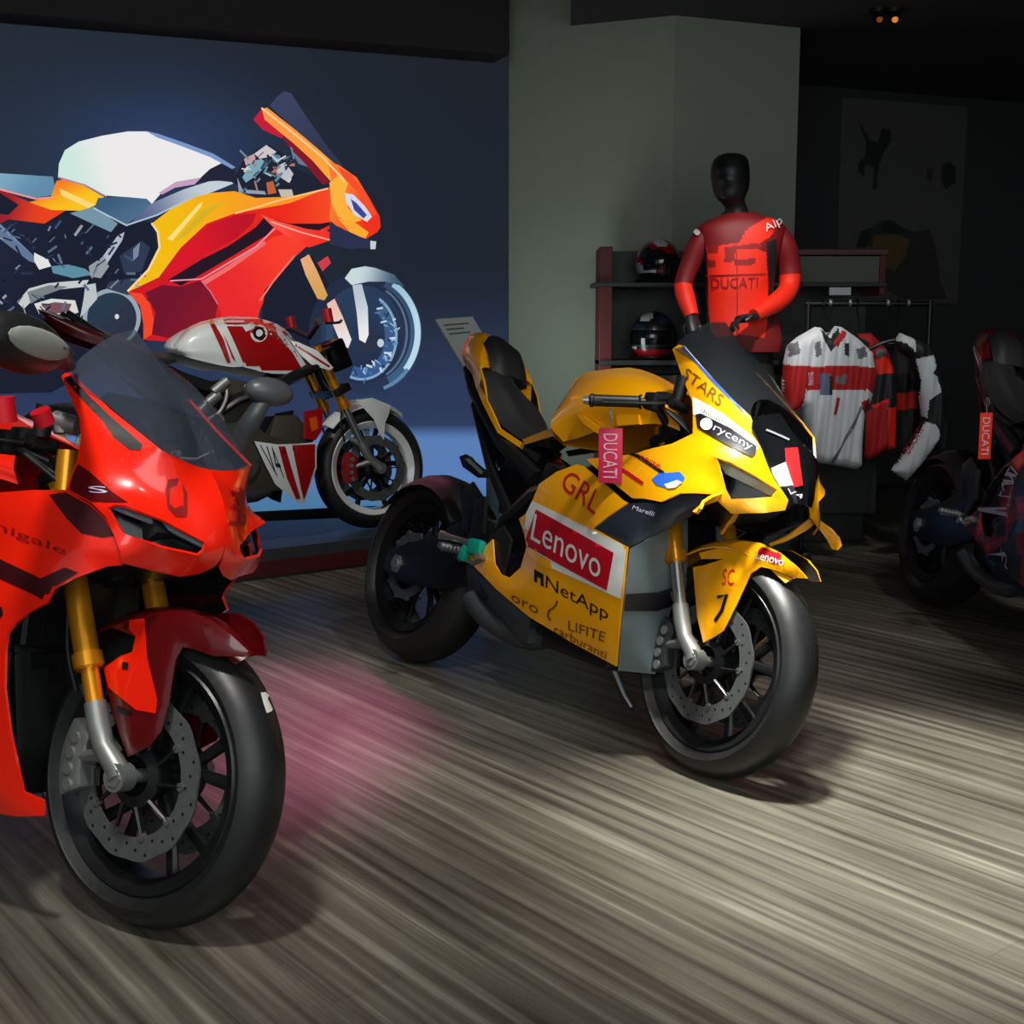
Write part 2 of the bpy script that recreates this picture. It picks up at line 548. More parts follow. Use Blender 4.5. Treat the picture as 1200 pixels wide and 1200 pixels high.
def front_end(root, P, rimm, gold, lower, calm, upper_end=0.56, top=0.90, white_rim=False):
    S = steerer(P); c = (WB, 0, RF)
    bm = bmesh.new(); lathe(bm, tyre_prof(RF, 0.122), c, 72)
    obj('front_tyre', st(bm, S), RUBBER, root)
    w = obj('front_wheel_rim', st(rim_bm(c, 0.050, 0, 1), S), [rimm, SATIN if white_rim else rimm], root)
    for y in (-0.064, 0.064):
        d = obj('brake_disc', st(disc_bm(c, y), S), [DISC, INK], root)
        obj('disc_carrier', st(carrier_bm(c, y), S), SATIN, d)
    bm = bmesh.new(); tube(bm, [(WB, -0.125, RF), (WB, 0.125, RF)], 0.014, 12)
    tube(bm, [(WB, -0.128, RF), (WB, -0.120, RF)], 0.019, 6); obj('front_axle', st(bm, S), ALU, root)
    for s in (-1, 1):
        bm = bmesh.new(); y = s * 0.108
        tube(bm, [(zf(upper_end), y, upper_end), (zf(upper_end + .02), y, upper_end + .02), (zf(top), y, top)], [0.0265, 0.025, 0.025], 18)
        tube(bm, [(zf(upper_end + .004), y, upper_end + .004), (zf(upper_end + .03), y, upper_end + .03)], 0.0305, 18)
        fk = obj('fork_leg', st(bm, S), gold, root)
        bm = bmesh.new()
        tube(bm, [(zf(0.36), y, 0.36), (zf(upper_end), y, upper_end)], 0.018, 16)
        obj('fork_stanchion', st(bm, S), lower, fk)
        bm = bmesh.new()
        tube(bm, [(zf(0.43), y, 0.43), (zf(0.39), y, 0.39), (zf(0.35) + .004, y, 0.35), (WB - .008, y, RF + .012), (WB, y, RF)], [0.022, 0.023, 0.021, 0.023, 0.025], 14)
        disc(bm, (WB, y, RF), (0, 1, 0), 0.028, 0.034, 18)
        tube(bm, [(zf(0.42), y, 0.42), (zf(0.42) - .06, y * .82, 0.455)], [0.015, 0.010], 8)
        tube(bm, [(zf(0.34), y, 0.335), (WB - .135, y * .82, 0.315)], [0.016, 0.010], 8)
        obj('fork_foot', st(bm, S), ALU, fk)
        bm = bmesh.new()   # radial caliper behind the leg
        poly = []
        for k in range(9):
            a = rad(150 + k * 52 / 8); poly.append((WB + 0.182 * cos(a), RF + 0.182 * sin(a)))
        for k in range(8, -1, -1):
            a = rad(152 + k * 48 / 8); poly.append((WB + 0.122 * cos(a), RF + 0.122 * sin(a)))
        prism(bm, poly, s * 0.044, s * 0.100, 0, 0.006)
        for a in (160, 172, 184, 196):
            disc(bm, (WB + .155 * cos(rad(a)), s * 0.100, RF + .155 * sin(rad(a))), (0, 1, 0), 0.012, 0.008, 12, 1)
        obj('brake_caliper', st(bm, S), [calm, ALU], root)
        bm = bmesh.new()
        tube(bm, spline([(zf(.45) - .07, y * .8, .44), (zf(.5) - .07, y * .95, .52), (zf(.6) - .03, y * 1.05, .62), (zf(.74) - .03, y * .7, .74)], 12), 0.005, 6)
        obj('brake_hose', st(bm, S), BLACK, root)
    bm = bmesh.new()
    for z, t in ((0.69, .04), (top - .03, .026)):
        R = Matrix.Rotation(-RAKE, 3, 'Y')
        box(bm, (zf(z) + .02, 0, z), (0.085, 0.29, t), R, 0, 0.008)
    tube(bm, [(zf(0.69) + .02, 0, .66), (zf(top) + .02, 0, top - .01)], 0.03, 14)
    obj('triple_clamp', st(bm, S), SATIN, root)
    return S

def rear_end(root, P, rimm, hug=True, single=False):
    c = (0, 0, RR)
    bm = bmesh.new(); lathe(bm, tyre_prof(RR, 0.20), c, 72); obj('rear_tyre', bm, RUBBER, root)
    obj('rear_wheel_rim', rim_bm(c, 0.080), rimm, root)
    d = obj('rear_brake_disc', disc_bm(c, -0.092, 0.085, 0.122), [DISC, INK], root)
    bm = bmesh.new(); tube(bm, [(0, -.15, RR), (0, .15, RR)], 0.018, 12); disc(bm, (0, -.135, RR), (0, 1, 0), 0.034, .02, 6); obj('rear_axle', bm, ALU, root)
    bm = bmesh.new()
    for s in (-1, 1):
        poly = [(-.085, RR - .035), (-.07, RR + .045), (.03, RR + .075), (.2, RR + .13), (.40, .56), (.52, .54), (.55, .42), (.48, .34), (.3, RR - .045), (.06, RR - .06)]
        prism(bm, poly, s * 0.118, s * 0.142, 0, 0.007)
    box(bm, (.47, 0, .44), (.10, .26, .09), None, 0, .01)
    obj('swingarm', bm, SATIN, root)
    bm = bmesh.new()
    lathe(bm, [(0.088, .006), (0.088, -.006), (0.05, -.006), (0.05, .006)], (0, .105, RR), 40)
    for k in range(41):
        a = 2 * PI * k / 41; box(bm, (.090 * cos(a), .105, RR + .090 * sin(a)), (.008, .006, .007), Matrix.Rotation(-a, 3, 'Y'))
    obj('rear_sprocket', bm, STEEL, root)
    bm = bmesh.new()
    prism(bm, [(.04, RR + .06), (.10, RR + .075), (.10, RR + .005), (.05, RR - .01)], -.112, -.080, 0, .006)
    obj('rear_caliper', bm, REDCAL, root)
    if hug:
        rows = []
        for k in range(9):
            a = rad(38 + k * 104 / 8)
            rows.append([((RR + .012 - .055 * (q / 3) ** 2) * cos(a), -0.112 * q / 3, RR + (RR + .012 - .055 * (q / 3) ** 2) * sin(a)) for q in range(4)])
        V, F = sym(rows, 13, 17)
        bm = bmesh.new(); shell(bm, V, F, 0.004)
        obj('rear_hugger', bm, BLACK, root)

def core(root, P, engm, fairing=True):
    bm = bmesh.new()   # engine: crankcase with two banks of cylinders
    prism(bm, [(.52, .30), (.62, .23), (.98, .23), (1.06, .33), (1.02, .44), (.86, .50), (.80, .56), (.56, .56), (.48, .44)], -.140, .140, 0, .012)
    prism(bm, [(.86, .42), (1.00, .36), (1.12, .46), (1.03, .58), (.92, .58)], -.13, .13, 0, .01)
    prism(bm, [(.60, .52), (.80, .50), (.88, .72), (.70, .76)], -.13, .13, 0, .01)
    for x, z, r in ((.72, .38, .095), (.92, .36, .06), (.58, .42, .06)):
        disc(bm, (x, -.142, z), (0, 1, 0), r, .03, 30); disc(bm, (x, .142, z), (0, 1, 0), r, .03, 30)
        for k in range(6):
            a = k * PI / 3; disc(bm, (x + r * .86 * cos(a), -.158, z + r * .86 * sin(a)), (0, 1, 0), .008, .008, 8)
    obj('engine', bm, engm, root)
    bm = bmesh.new()   # frame beams and subframe
    for s in (-1, 1):
        tube(bm, [(1.22, s * .07, .88), (1.12, s * .13, .80), (.92, s * .16, .72), (.72, s * .15, .66), (.56, s * .12, .56), (.52, s * .11, .42)], [.035, .045, .05, .045, .04, .035], 10, flat=.55)
        tube(bm, [(.66, s * .12, .70), (.40, s * .09, .80), (.12, s * .06, .98), (.02, s * .04, 1.06)], [.03, .026, .022, .015], 8)
        tube(bm, [(.58, s * .12, .56), (.36, s * .09, .72), (.15, s * .06, .93)], .018, 8)
    box(bm, (.50, 0, .70), (.22, .16, .18), Matrix.Rotation(rad(28), 3, 'Y'), 0, .02)
    box(bm, (.33, 0, .80), (.26, .13, .10), Matrix.Rotation(rad(33), 3, 'Y'), 0, .02)
    obj('frame', bm, SATIN, root)
    bm = bmesh.new()   # rear shock
    tube(bm, [(.50, .03, .50), (.60, .03, .70)], .018, 10)
    ax = Vector((.1, 0, .2)).normalized(); u, w = frame_of(ax)
    tube(bm, [Vector((.505, .03, .51)) + ax * (.19 * k / 90) + (u * cos(k * .42) + w * sin(k * .42)) * .034 for k in range(91)], .006, 6)
    obj('rear_shock', bm, STEEL, root)

def shell(bm, V, F, thick, mi=0):
    """a sheet with thickness, grown towards the inside of its own curve"""
    N = [Vector() for _ in V]
    for f in F:
        a, b, c = V[f[0]], V[f[1]], V[f[2]]
        n = (b - a).cross(c - a)
        for i in f: N[i] += n
    cen = sum((Vector(v) for v in V), Vector()) / len(V) - Vector((0, 0, .05))
    sg = sum(n.normalized().dot((v - cen).normalized()) for n, v in zip(N, V) if n.length > 0)
    sg = 1 if sg >= 0 else -1
    vo = [bm.verts.new(v) for v in V]
    vi = [bm.verts.new(v - n.normalized() * thick * sg) if thick else None for v, n in zip(V, N)]
    edge = set()
    for f in F:
        q = list(f)[::sg]
        try: bm.faces.new([vo[i] for i in q]).material_index = mi
        except ValueError: continue
        if thick:
            bm.faces.new([vi[i] for i in q[::-1]]).material_index = mi
            for a, b in zip(q, q[1:] + q[:1]): edge.add((a, b))
    for a, b in edge:
        if (b, a) not in edge: bm.faces.new((vo[b], vo[a], vi[a], vi[b])).material_index = mi

def loft_obj(name, P, rows, mats, root, nu=17, nv=25, thick=.004, label=None, paint=None):
    V, F = sym(rows, nu, nv)
    p = Panel(P, V=V, T=F, thick=0)
    if paint: paint(p)
    bm = bmesh.new()
    shell(bm, V, F, thick)
    for DV, T, mi, sh in p.dec:
        vv = [bm.verts.new(q) for q in DV]
        for t in T:
            try: bm.faces.new([vv[i] for i in t]).material_index = mi
            except ValueError: pass
    return obj(name, bm, mats, root, label)

def px(P, rows):
    """pixel rows (u, v, y) -> local points"""
    return [[P.at(*q) for q in r] for r in rows]

def rows_cols(P, *lines):
    """long-wise lines (centre first) -> cross rows for sym()"""
    L = [[P.at(*q) for q in l] for l in lines]
    for p in L[0]: p.y = 0
    return [[L[j][i] for j in range(len(L))] for i in range(len(L[0]))]
# ------------------------------------------------------------------ the yellow sports bike (and the dark one sharing its body shapes)
PY = Pose(-0.365, 4.486, -0.939, 0.266, -0.036, 0.1 * (1 - cos(.266)))
PR = Pose(-1.967, 3.239, -0.58, 0.21, 0.049, 0.1 * (1 - cos(.21)))
PS = Pose(-1.972, 5.768, 0.612, 0.084, 0.0, 0.1464, 1.038)
PD = Pose(1.80, 5.42, -1.46, 0.17, 0.0, 0.1 * (1 - cos(.17)))

def yellow_body():
    """panels traced on the yellow bike; returned as named Panels"""
    B = {}
    U = Panel(PY, [(788, 409, -.15), (795, 404, -.15), (802, 405, -.15), (835, 443, -.152), (858, 467, -.145), (880, 488, -.13), (890, 520, -.115), (903, 553, -.09), (914, 570, -.068), (924, 586, -.045),
                   (920, 598, -.055), (896, 601, -.11), (857, 602, -.165), (846, 592, -.185), (833, 579, -.205), (815, 578, -.216), (797, 578, -.225), (775, 588, -.232), (753, 584, -.232), (741, 584, -.230),
                   (712, 561, -.222), (687, 538, -.205), (715, 535, -.205), (743, 532, -.205), (757, 527, -.205), (787, 520, -.192), (812, 508, -.178), (812, 490, -.172), (811, 470, -.166), (800, 443, -.156)],
              [[(839, 536, -.19), (855, 541, -.18), (884, 557, -.13), (911, 574, -.08), (905, 582, -.085), (880, 584, -.13), (857, 585, -.17), (850, 573, -.18)]], 8, .012, 30)
    # white band with a black name plate
    U.paint([(812, 465), (820, 469), (848, 485), (884, 514), (889, 523), (887, 528), (850, 508), (813, 486)], 1, 1)
    U.paint([(816, 486), (822, 485), (856, 502), (886, 523), (885, 532), (880, 536), (848, 520), (818, 501)], 2, 2)
    U.ring((829, 497.5), 7.2, 1, 3)
    U.text('ryceny', [(839, 499), (882, 523), (879, 531), (835, 507)], 4, 3)
    U.text('ducati corse', [(824, 478), (876, 509), (874, 513), (822, 482)], 6, 3)
    U.text('STARS', [(806, 431), (850, 465), (843, 477), (800, 441)], 3, 1)
    U.paint([(764, 562), (772, 555), (797, 553), (803, 560), (798, 568), (784, 573), (770, 569)], 5, 1)
    U.paint([(779, 568), (795, 563), (800, 566), (792, 572), (783, 573)], 1, 2)
    U.line([(742, 531), (756, 540), (778, 555)], 4.2, 2, 1)
    U.line([(722, 546), (738, 556), (754, 567)], 4.0, 7, 1)
    U.text('corse', [(752, 533), (775, 545), (772, 550), (750, 538)], 7, 1)
    U.line([(802, 406), (835, 444), (880, 488)], 6, 8, 1)
    U.line([(806, 408), (822, 426), (840, 446)], 4, 1, 2)
    B['nose_fairing'] = U
    S = Panel(PY, [(676, 544, -.198), (684, 546, -.205), (708, 566, -.222), (730, 586, -.235), (736, 589, -.238), (714, 604, -.242), (694, 619, -.245), (735, 641, -.248), (730, 690, -.235), (725, 740, -.205), (722, 781, -.17),
                   (670, 753, -.185), (620, 723, -.19), (582, 691, -.185), (554, 662, -.175), (547, 652, -.17), (562, 646, -.175), (577, 632, -.18), (579, 660, -.185), (586, 672, -.187), (597, 677, -.19), (610, 665, -.195), (617, 641, -.205),
                   (614, 624, -.206), (608, 608, -.205), (616, 602, -.21), (624, 586, -.212), (632, 567, -.21), (652, 553, -.205)], (), 8, .014, 34)
    S.paint([(624, 587), (693, 620), (735, 641), (728, 702), (690, 685), (647, 666), (645, 657), (616, 641), (614, 625), (617, 602)], 1, 1)
    S.paint([(629, 597), (676, 623), (720, 648), (712, 692), (664, 666), (615, 638)], 9, 2)
    S.paint([(612, 641), (646, 658), (648, 668), (630, 660)], 0, 2)
    S.text('Lenovo', [(628, 602), (707, 648), (704, 679), (623, 632)], 1, 3)
    S.text('NetApp', [(641, 674), (714, 712), (713, 731), (640, 693)], 2, 2)
    S.paint([(627, 667), (638, 673), (638, 688), (634.5, 686), (634.5, 678), (630.5, 676), (630.5, 683), (627, 681)], 2, 2)
    S.text('GRL', [(668, 550), (707, 579), (697, 604), (656, 570)], 7, 1)
    S.line([(654, 704), (652, 710), (644, 716), (643, 722), (646, 727)], 2.2, 3, 2)
    S.text('LIFITE', [(667, 727), (711, 741), (709, 752), (667, 738)], 3, 2)
    S.text('carburanti', [(650, 731), (712, 763), (711, 772), (650, 741)], 3, 2)
    S.text('oro', [(600, 696), (632, 712), (631, 720), (600, 703)], 3, 2)
    B['side_fairing'] = S
    B['air_duct'] = Panel(PY, [(738, 590, -.236), (756, 589, -.232), (778, 591, -.225), (797, 581, -.218), (815, 580, -.208), (832, 582, -.195), (820, 596, -.17), (808, 606, -.155), (775, 622, -.19), (738, 641, -.236), (697, 619, -.242), (716, 605, -.24)], (), 8, .01, 24)
    B['air_duct'].text('Marelli', [(743, 592), (768, 600), (766, 605), (741, 597)], 4, 1)
    B['radiator_shroud'] = Panel(PY, [(738, 643, -.236), (766, 629, -.20), (790, 613, -.105), (806, 608, -.06), (806, 640, -.06), (804, 690, -.055), (786, 715, -.065), (774, 760, -.075), (768, 790, -.08), (724, 786, -.155), (727, 745, -.195), (732, 695, -.225)], (), 8, .008, 24)
    B['radiator_shroud'].paint([(733, 696), (770, 694), (802, 684), (798, 706), (770, 716), (731, 716)], 2, 1)
    # symmetrical lofts: cross rows from the centre line to the right flank
    B['front_number_panel'] = [[P_ for P_ in r] for r in (
        [(1.475, 0, .985), (1.492, -.06, .968), PY.at(882, 489, -.128)],
        [(1.55, 0, .915), (1.548, -.06, .905), PY.at(890, 518, -.116)],
        [(1.602, 0, .845), (1.592, -.05, .838), PY.at(903, 553, -.09)],
        [(1.625, 0, .79), (1.615, -.04, .785), PY.at(914, 571, -.066)],
        [(1.632, 0, .75), (1.622, -.03, .748), PY.at(924, 587, -.043)])]
    B['windshield'] = [[(1.20, 0, 1.235), (1.195, -.06, 1.215), (1.175, -.115, 1.165), PY.at(789, 408, -.148)],
                       [(1.27, 0, 1.175), (1.275, -.065, 1.155), (1.285, -.12, 1.11), PY.at(822, 428, -.150)],
                       [(1.35, 0, 1.10), (1.36, -.065, 1.085), (1.38, -.115, 1.045), PY.at(850, 459, -.145)],
                       [(1.43, 0, 1.02), (1.445, -.06, 1.005), (1.47, -.105, .975), PY.at(880, 488, -.128)]]
    B['fuel_tank'] = rows_cols(PY, [(664, 462, 0), (680, 440, 0), (703, 434, 0), (740, 431, 0), (772, 441, 0), (800, 458, 0)],
                               [(652, 490, -.09), (668, 462, -.09), (700, 446, -.10), (740, 443, -.10), (770, 452, -.095), (798, 468, -.085)],
                               [(648, 508, -.12), (664, 484, -.145), (698, 468, -.16), (738, 466, -.165), (768, 476, -.155), (795, 488, -.13)],
                               [(660, 522, -.115), (682, 512, -.14), (705, 504, -.155), (745, 498, -.16), (775, 497, -.15), (797, 505, -.12)])
    B['seat'] = [[(.235, 0, 1.055), (.235, -.06, 1.05), PY.at(564, 436, -.11)],
                 [(.34, 0, .955), (.34, -.06, .955), PY.at(574, 474, -.112)],
                 [(.44, 0, .885), (.43, -.055, .885), PY.at(590, 500, -.10)],
                 [(.57, 0, .845), (.56, -.045, .838), PY.at(614, 517, -.078)]]
    B['seat_pad'] = [[(.115, 0, 1.185), (.115, -.035, 1.18), (.11, -.06, 1.155)],
                     [(.17, 0, 1.165), (.17, -.045, 1.155), (.165, -.075, 1.125)],
                     [(.225, 0, 1.10), (.225, -.045, 1.095), (.22, -.078, 1.06)],
                     [(.25, 0, 1.045), (.25, -.04, 1.04), (.245, -.07, 1.02)]]
    B['tail_unit'] = [[(-.03, 0, 1.175), (-.03, -.03, 1.17), PY.at(541, 414, -.055), PY.at(545, 425, -.05)],
                      [(.04, 0, 1.19), (.04, -.045, 1.185), PY.at(551, 414, -.095), PY.at(553, 438, -.085)],
                      [(.12, 0, 1.17), (.12, -.055, 1.165), PY.at(562, 424, -.112), PY.at(558, 455, -.105)],
                      [(.20, 0, 1.06), (.20, -.055, 1.06), PY.at(563, 434, -.116), PY.at(563, 466, -.112)]]
    B['tail_side'] = Panel(PY, [(562, 430, -.118), (567, 446, -.119), (571, 470, -.118), (586, 502, -.11), (613, 520, -.085), (611, 526, -.085), (583, 507, -.11), (566, 474, -.116), (561, 462, -.116)], (), 8, .004)
    B['tank_flank'] = Panel(PY, [(612, 515, -.095), (645, 502, -.12), (651, 505, -.122), (660, 521, -.12), (648, 511, -.115), (615, 521, -.095)], (), 8, .003)
    return B

BODY = yellow_body()

def put(name, panel, mats, root, label=None, mirror=True, text=True, dec=True, label_l=None, base=0):
    mats = list(mats) + [BLACK]; k = len(mats) - 1
    obj(name, panel.bm(False, text, dec, base, k), mats, root, label)
    if mirror: obj(name, panel.bm(True, False, dec, base, k), mats, root, label_l or label)

def left_marks(root, panel, P, polys, mats, parent_name):
    """marks on the far (left) twin of a panel, laid onto its own surface"""
    L = Panel(P, V=[Vector((p.x, -p.y, p.z)) for p in panel.V], T=[tuple(reversed(t)) for t in panel.T], thick=0)
    for k, (pts, mi) in enumerate(polys): L.paint(pts, mi, 2 + k % 2)
    bm = bmesh.new()
    for DV, T, mi, sh in L.dec:
        vv = [bm.verts.new(q) for q in DV]
        for t in T: bm.faces.new([vv[i] for i in t]).material_index = mi
    par = [o for o in root.children if o.name.startswith(parent_name)][-1]
    obj('side_sticker', bm, mats, par, smooth=False)

def fender(root, S, m, tip=True, R=0.335, sc=1.0):
    rows = []
    for k in range(9):
        a = rad(53 + k * 85 / 8)
        wd = 0.074 * min(1, 0.42 + k * 0.24)
        rows.append([((R - .030 * (q / 3) ** 2) * cos(a) + WB, -wd * q / 3, RF + (R - .030 * (q / 3) ** 2) * sin(a)) for q in range(4)])
    V, F = sym(rows, 13, 19)
    bm = bmesh.new(); shell(bm, V, F, .004)
    return obj('front_fender', st(bm, S), m, root)

def cockpit(root, P, grip_end, grip_in, lever_col, extra=True, refl=(200, 200, 200), bar_z=0.90):
    for s in (-1, 1):
        g0, g1 = Vector(grip_end), Vector(grip_in)
        g0.y *= -s; g1.y *= -s
        b = Vector((zf(.88) + .03, s * .108, .885))
        bm = bmesh.new()
        tube(bm, [b + Vector((0, s * .0, 0)), g1 + (g1 - g0) * .25, g1, g0], [.013, .011, .011, .011], 10)
        disc(bm, b, (-sin(RAKE), 0, cos(RAKE)), .036, .035, 18)
        h = obj('handlebar', bm, SATIN, root)
        bm = bmesh.new()
        d = g0 - g1
        tube(bm, [g1, g1 + d * .03, g1 + d * .06, g1 + d * .9, g1 + d * .92, g1 + d * .97, g0], [.021, .021, .0165, .0165, .019, .019, .013], 14)
        obj('grip', bm, BLACK, h)
        bm = bmesh.new(); tube(bm, [g0, g0 + d.normalized() * .016], [.012, .010], 12); obj('bar_end', bm, STEEL, h)
        bm = bmesh.new()
        q = g1 - d.normalized() * .035
        box(bm, q, (.045, .05, .05), None, 0, .01); box(bm, q + Vector((.005, s * -.03, .02)), (.05, .035, .03), None, 0, .008)
        obj('switch_housing', bm, BLACK, h)
        bm = bmesh.new()
        f = Vector((.055, 0, .0))
        tube(bm, spline([q + Vector((.03, 0, 0)), q + f + d * .12, g1 + d * .45 + f * 1.15, g1 + d * .95 + f * .9], 10), [.009, .0085, .008, .008, .007, .007, .007, .007, .007, .008], 8, flat=.6)
        tube(bm, [q + Vector((.005, 0, .005)), q + Vector((.05, -s * .01, .012))], .013, 8)
        obj('brake_lever' if s < 0 else 'clutch_lever', bm, lever_col, h)
        bm = bmesh.new()
        tube(bm, [q + Vector((.045, s * -.02, .005)), q + Vector((.05, s * -.075, .0))], .014, 10)
        tube(bm, [q + Vector((.04, s * -.045, .02)), q + Vector((.045, s * -.045, .085))], [.018, .021], 14)
        obj('fluid_reservoir', bm, BLACK if s < 0 else SATIN, h)
        bm = bmesh.new()
        for k in range(3):
            tube(bm, spline([q + Vector((.03, 0, -.01)), q + Vector((.07 + .02 * k, -s * .08, -.05 - .02 * k)), Vector((1.24 + .02 * k, s * .08, .80 - .02 * k)), Vector((1.20, s * .10, .72))], 12), .0045, 6)
        obj('cable', bm, BLACK, h)
    bm = bmesh.new()
    box(bm, (1.285, 0, 1.005), (.03, .17, .10), Matrix.Rotation(rad(-32), 3, 'Y'), 0, .008)
    box(bm, (1.272, 0, 1.01), (.006, .15, .085), Matrix.Rotation(rad(-32), 3, 'Y'), 1, .002)
    tube(bm, [(1.29, 0, 1.0), (1.36, 0, .86)], .02, 8)
    obj('dashboard', bm, [BLACK, LENS], root)
    bm = bmesh.new()   # the nose bracket and air intake behind the fairing
    prism(bm, [(1.22, .66), (1.40, .70), (1.52, .78), (1.42, .92), (1.30, .90), (1.20, .78)], -.13, .13, 0, .012)
    obj('intake_box', bm, BLACK, root)

def rearset(root, P, steel):
    for s in (-1, 1):
        bm = bmesh.new()
        prism(bm, [(.36, .40), (.44, .39), (.50, .50), (.47, .62), (.41, .60), (.43, .50)], s * .150, s * .166, 0, .004)
        prism(bm, [(.36, .50), (.42, .48), (.46, .60), (.36, .66), (.30, .62)], s * .142, s * .150, 0, .003)
        r = obj('rearset', bm, SATIN, root)
        bm = bmesh.new(); tube(bm, [(.40, s * .16, .43), (.395, s * .25, .435)], [.014, .011], 10)
        for k in range(5): tube(bm, [(.40, s * (.18 + .014 * k), .432), (.40, s * (.184 + .014 * k), .432)], .0155, 10)
        obj('foot_peg', bm, steel, r)
        bm = bmesh.new(); tube(bm, [(.42, s * .168, .41), (.50, s * .18, .40), (.565, s * .185, .425), (.57, s * .22, .43)], [.008, .008, .008, .010], 8)
        disc(bm, (.42, s * .168, .41), (0, 1, 0), .014, .02, 12)
        obj('brake_pedal' if s < 0 else 'gear_lever', bm, ALU, r)

def engine_fill(root):
    bm = bmesh.new()   # radiators stacked behind the front wheel
    for z0, z1, x in ((.52, .74, 1.17), (.30, .50, 1.13)):
        for k in range(7):
            y = -.12 + k * .04
            box(bm, (x + .02 * (1 - ((k - 3) / 3) ** 2), y, (z0 + z1) / 2), (.035, .039, z1 - z0))
        for s in (-1, 1): tube(bm, [(x, s * .138, z0), (x, s * .138, z1)], .016, 8)
    obj('radiator', bm, SATIN, root)
    bm = bmesh.new()
    prism(bm, [(.50, .42), (.56, .22), (1.16, .20), (1.20, .30), (1.12, .62), (1.16, .72), (.98, .80), (.74, .70), (.62, .62)], -.138, .138, 0, .02)
    obj('inner_panel', bm, BLACK, root)

def exhaust(root, P=None):
    bm = bmesh.new()
    tube(bm, spline([(.98, -.09, .30), (.80, -.12, .215), (.62, -.15, .235), (.50, -.165, .29)], 10), .030, 12)
    obj('exhaust_pipe', bm, DARKG, root)

def side_stand(root):
    bm = bmesh.new()
    tube(bm, [(.80, .14, .27), (.86, .24, .10), (.885, .262, .067)], [.016, .013, .012], 10)
    box(bm, (.89, .268, .062), (.07, .045, .012), None, 0, .004)
    obj('side_stand', bm, STEEL, root)

# ---- yellow bike
Y = thing('sports_motorcycle', 'yellow race bike with red and white sponsor stickers in the middle of the floor', 'motorcycle', PY.loc, PY.rot)
SY = front_end(Y, PY, SATIN, GOLD, STEEL, DARKG, PY.at(805, 662, -.108).z)
rear_end(Y, PY, SATIN)
core(Y, PY, SATIN)
engine_fill(Y)
exhaust(Y)
rearset(Y, PY, STEEL)
side_stand(Y)
YM = [YEL, WHITE, INK, BROWN, LAV, BLUE, GREYP, STICKR, mat('blue_edge_film', (58, 92, 190), .35), mat('crimson_sticker', (186, 10, 30), .4)]
put('nose_fairing', BODY['nose_fairing'], YM, Y)
left_marks(Y, BODY['nose_fairing'], PY, [([(938, 520), (951, 520), (959, 538), (962, 552), (948, 560), (942, 540)], 0), ([(946, 536), (957, 530), (959, 536), (947, 543)], 1), ([(949, 548), (960, 542), (962, 548), (951, 555)], 1)], [WHITE, INK], 'nose_fairing')
put('side_fairing', BODY['side_fairing'], YM, Y)
put('air_duct', BODY['air_duct'], [NAVY, WHITE, INK, BROWN, LAV], Y, 'dark navy air duct')
put('radiator_shroud', BODY['radiator_shroud'], [GREYP, WHITE, INK], Y, 'grey panel with a black band')
def pnl(p):
    p.paint([(919, 526), (934, 525), (940, 569), (929, 571), (921, 545)], 1, 2)
    p.paint([(903, 549), (920, 542), (929, 569), (914, 570), (905, 556)], 2, 3)
    p.text('V4', [(923, 572), (941, 580), (939, 585), (922, 577)], 2, 2)
    p.line([(897, 504), (909, 509), (924, 516)], 2.4, 3, 2)
loft_obj('front_number_panel', PY, BODY['front_number_panel'], [LENS, mat('bright_red_sticker', (236, 30, 34), .4), WHITE, DRL2], Y, 13, 15, .004, 'black front panel with a red and white patch', pnl)
def wnd(p):
    p.paint([(825, 393), (836, 402), (827, 413), (815, 404)], 1, 5)
    p.paint([(829, 400), (836, 402), (829, 411)], 2, 7)
loft_obj('windshield', PY, BODY['windshield'], [GLASS, STICKR, WHITE], Y, 21, 13, .003, 'smoked windshield')
loft_obj('fuel_tank', PY, BODY['fuel_tank'], [YEL], Y, 25, 25, .004)
loft_obj('seat', PY, BODY['seat'], [LEATHER], Y, 13, 13, .03, 'black seat')
loft_obj('seat_pad', PY, BODY['seat_pad'], [LEATHER], Y, 11, 11, .03, 'black back pad')
loft_obj('tail_unit', PY, BODY['tail_unit'], [YEL], Y, 17, 13, .004)
put('tail_side', BODY['tail_side'], [YEL], Y)
put('tank_flank', BODY['tank_flank'], [YEL], Y)
for mir in (False, True):
    p = Panel(PY, [(838, 534, -.172), (857, 540, -.165), (886, 557, -.115), (913, 574, -.07), (906, 584, -.075), (880, 587, -.12), (856, 587, -.155), (848, 573, -.165)], (), 7, .004)
    hl = obj('headlight', p.bm(mir), LENS, Y)
    p = Panel(PY, [(840, 538, -.184), (854, 541, -.177), (884, 557, -.127), (911, 575, -.080), (905, 582, -.081), (878, 569, -.132), (850, 555, -.178)], (), 6, .003)
    obj('daylight_strip', p.bm(mir), DRL, hl)
fender(Y, SY, YEL)
FL = Panel(PY, [(819, 648, -.070), (845, 641, -.072), (869, 634, -.070), (891, 636, -.064), (915, 648, -.055), (932, 662, -.044), (946, 678, -.028), (930, 677, -.036), (908, 668, -.058), (892, 664, -.069), (880, 672, -.074), (864, 707, -.080), (848, 739, -.084), (836, 747, -.086), (824, 753, -.087), (817, 723, -.086), (812, 665, -.078), (826, 662, -.076), (848, 655, -.072), (822, 655, -.072)], (), 7, .006, 14, .004)
FL.text('SC', [(848, 667), (862, 667), (860, 686), (846, 686)], 7, 1)
FL.line([(841, 700), (852, 697), (846, 716), (838, 728)], 4, 2, 1)
FL.text('Lenovo', [(889, 645), (920, 655), (918, 663), (886, 655)], 1, 3)
FL.paint([(886, 648), (893, 641), (921, 652), (919, 661), (905, 660)], 9, 1)
put('fender_flap', FL, YM, Y)
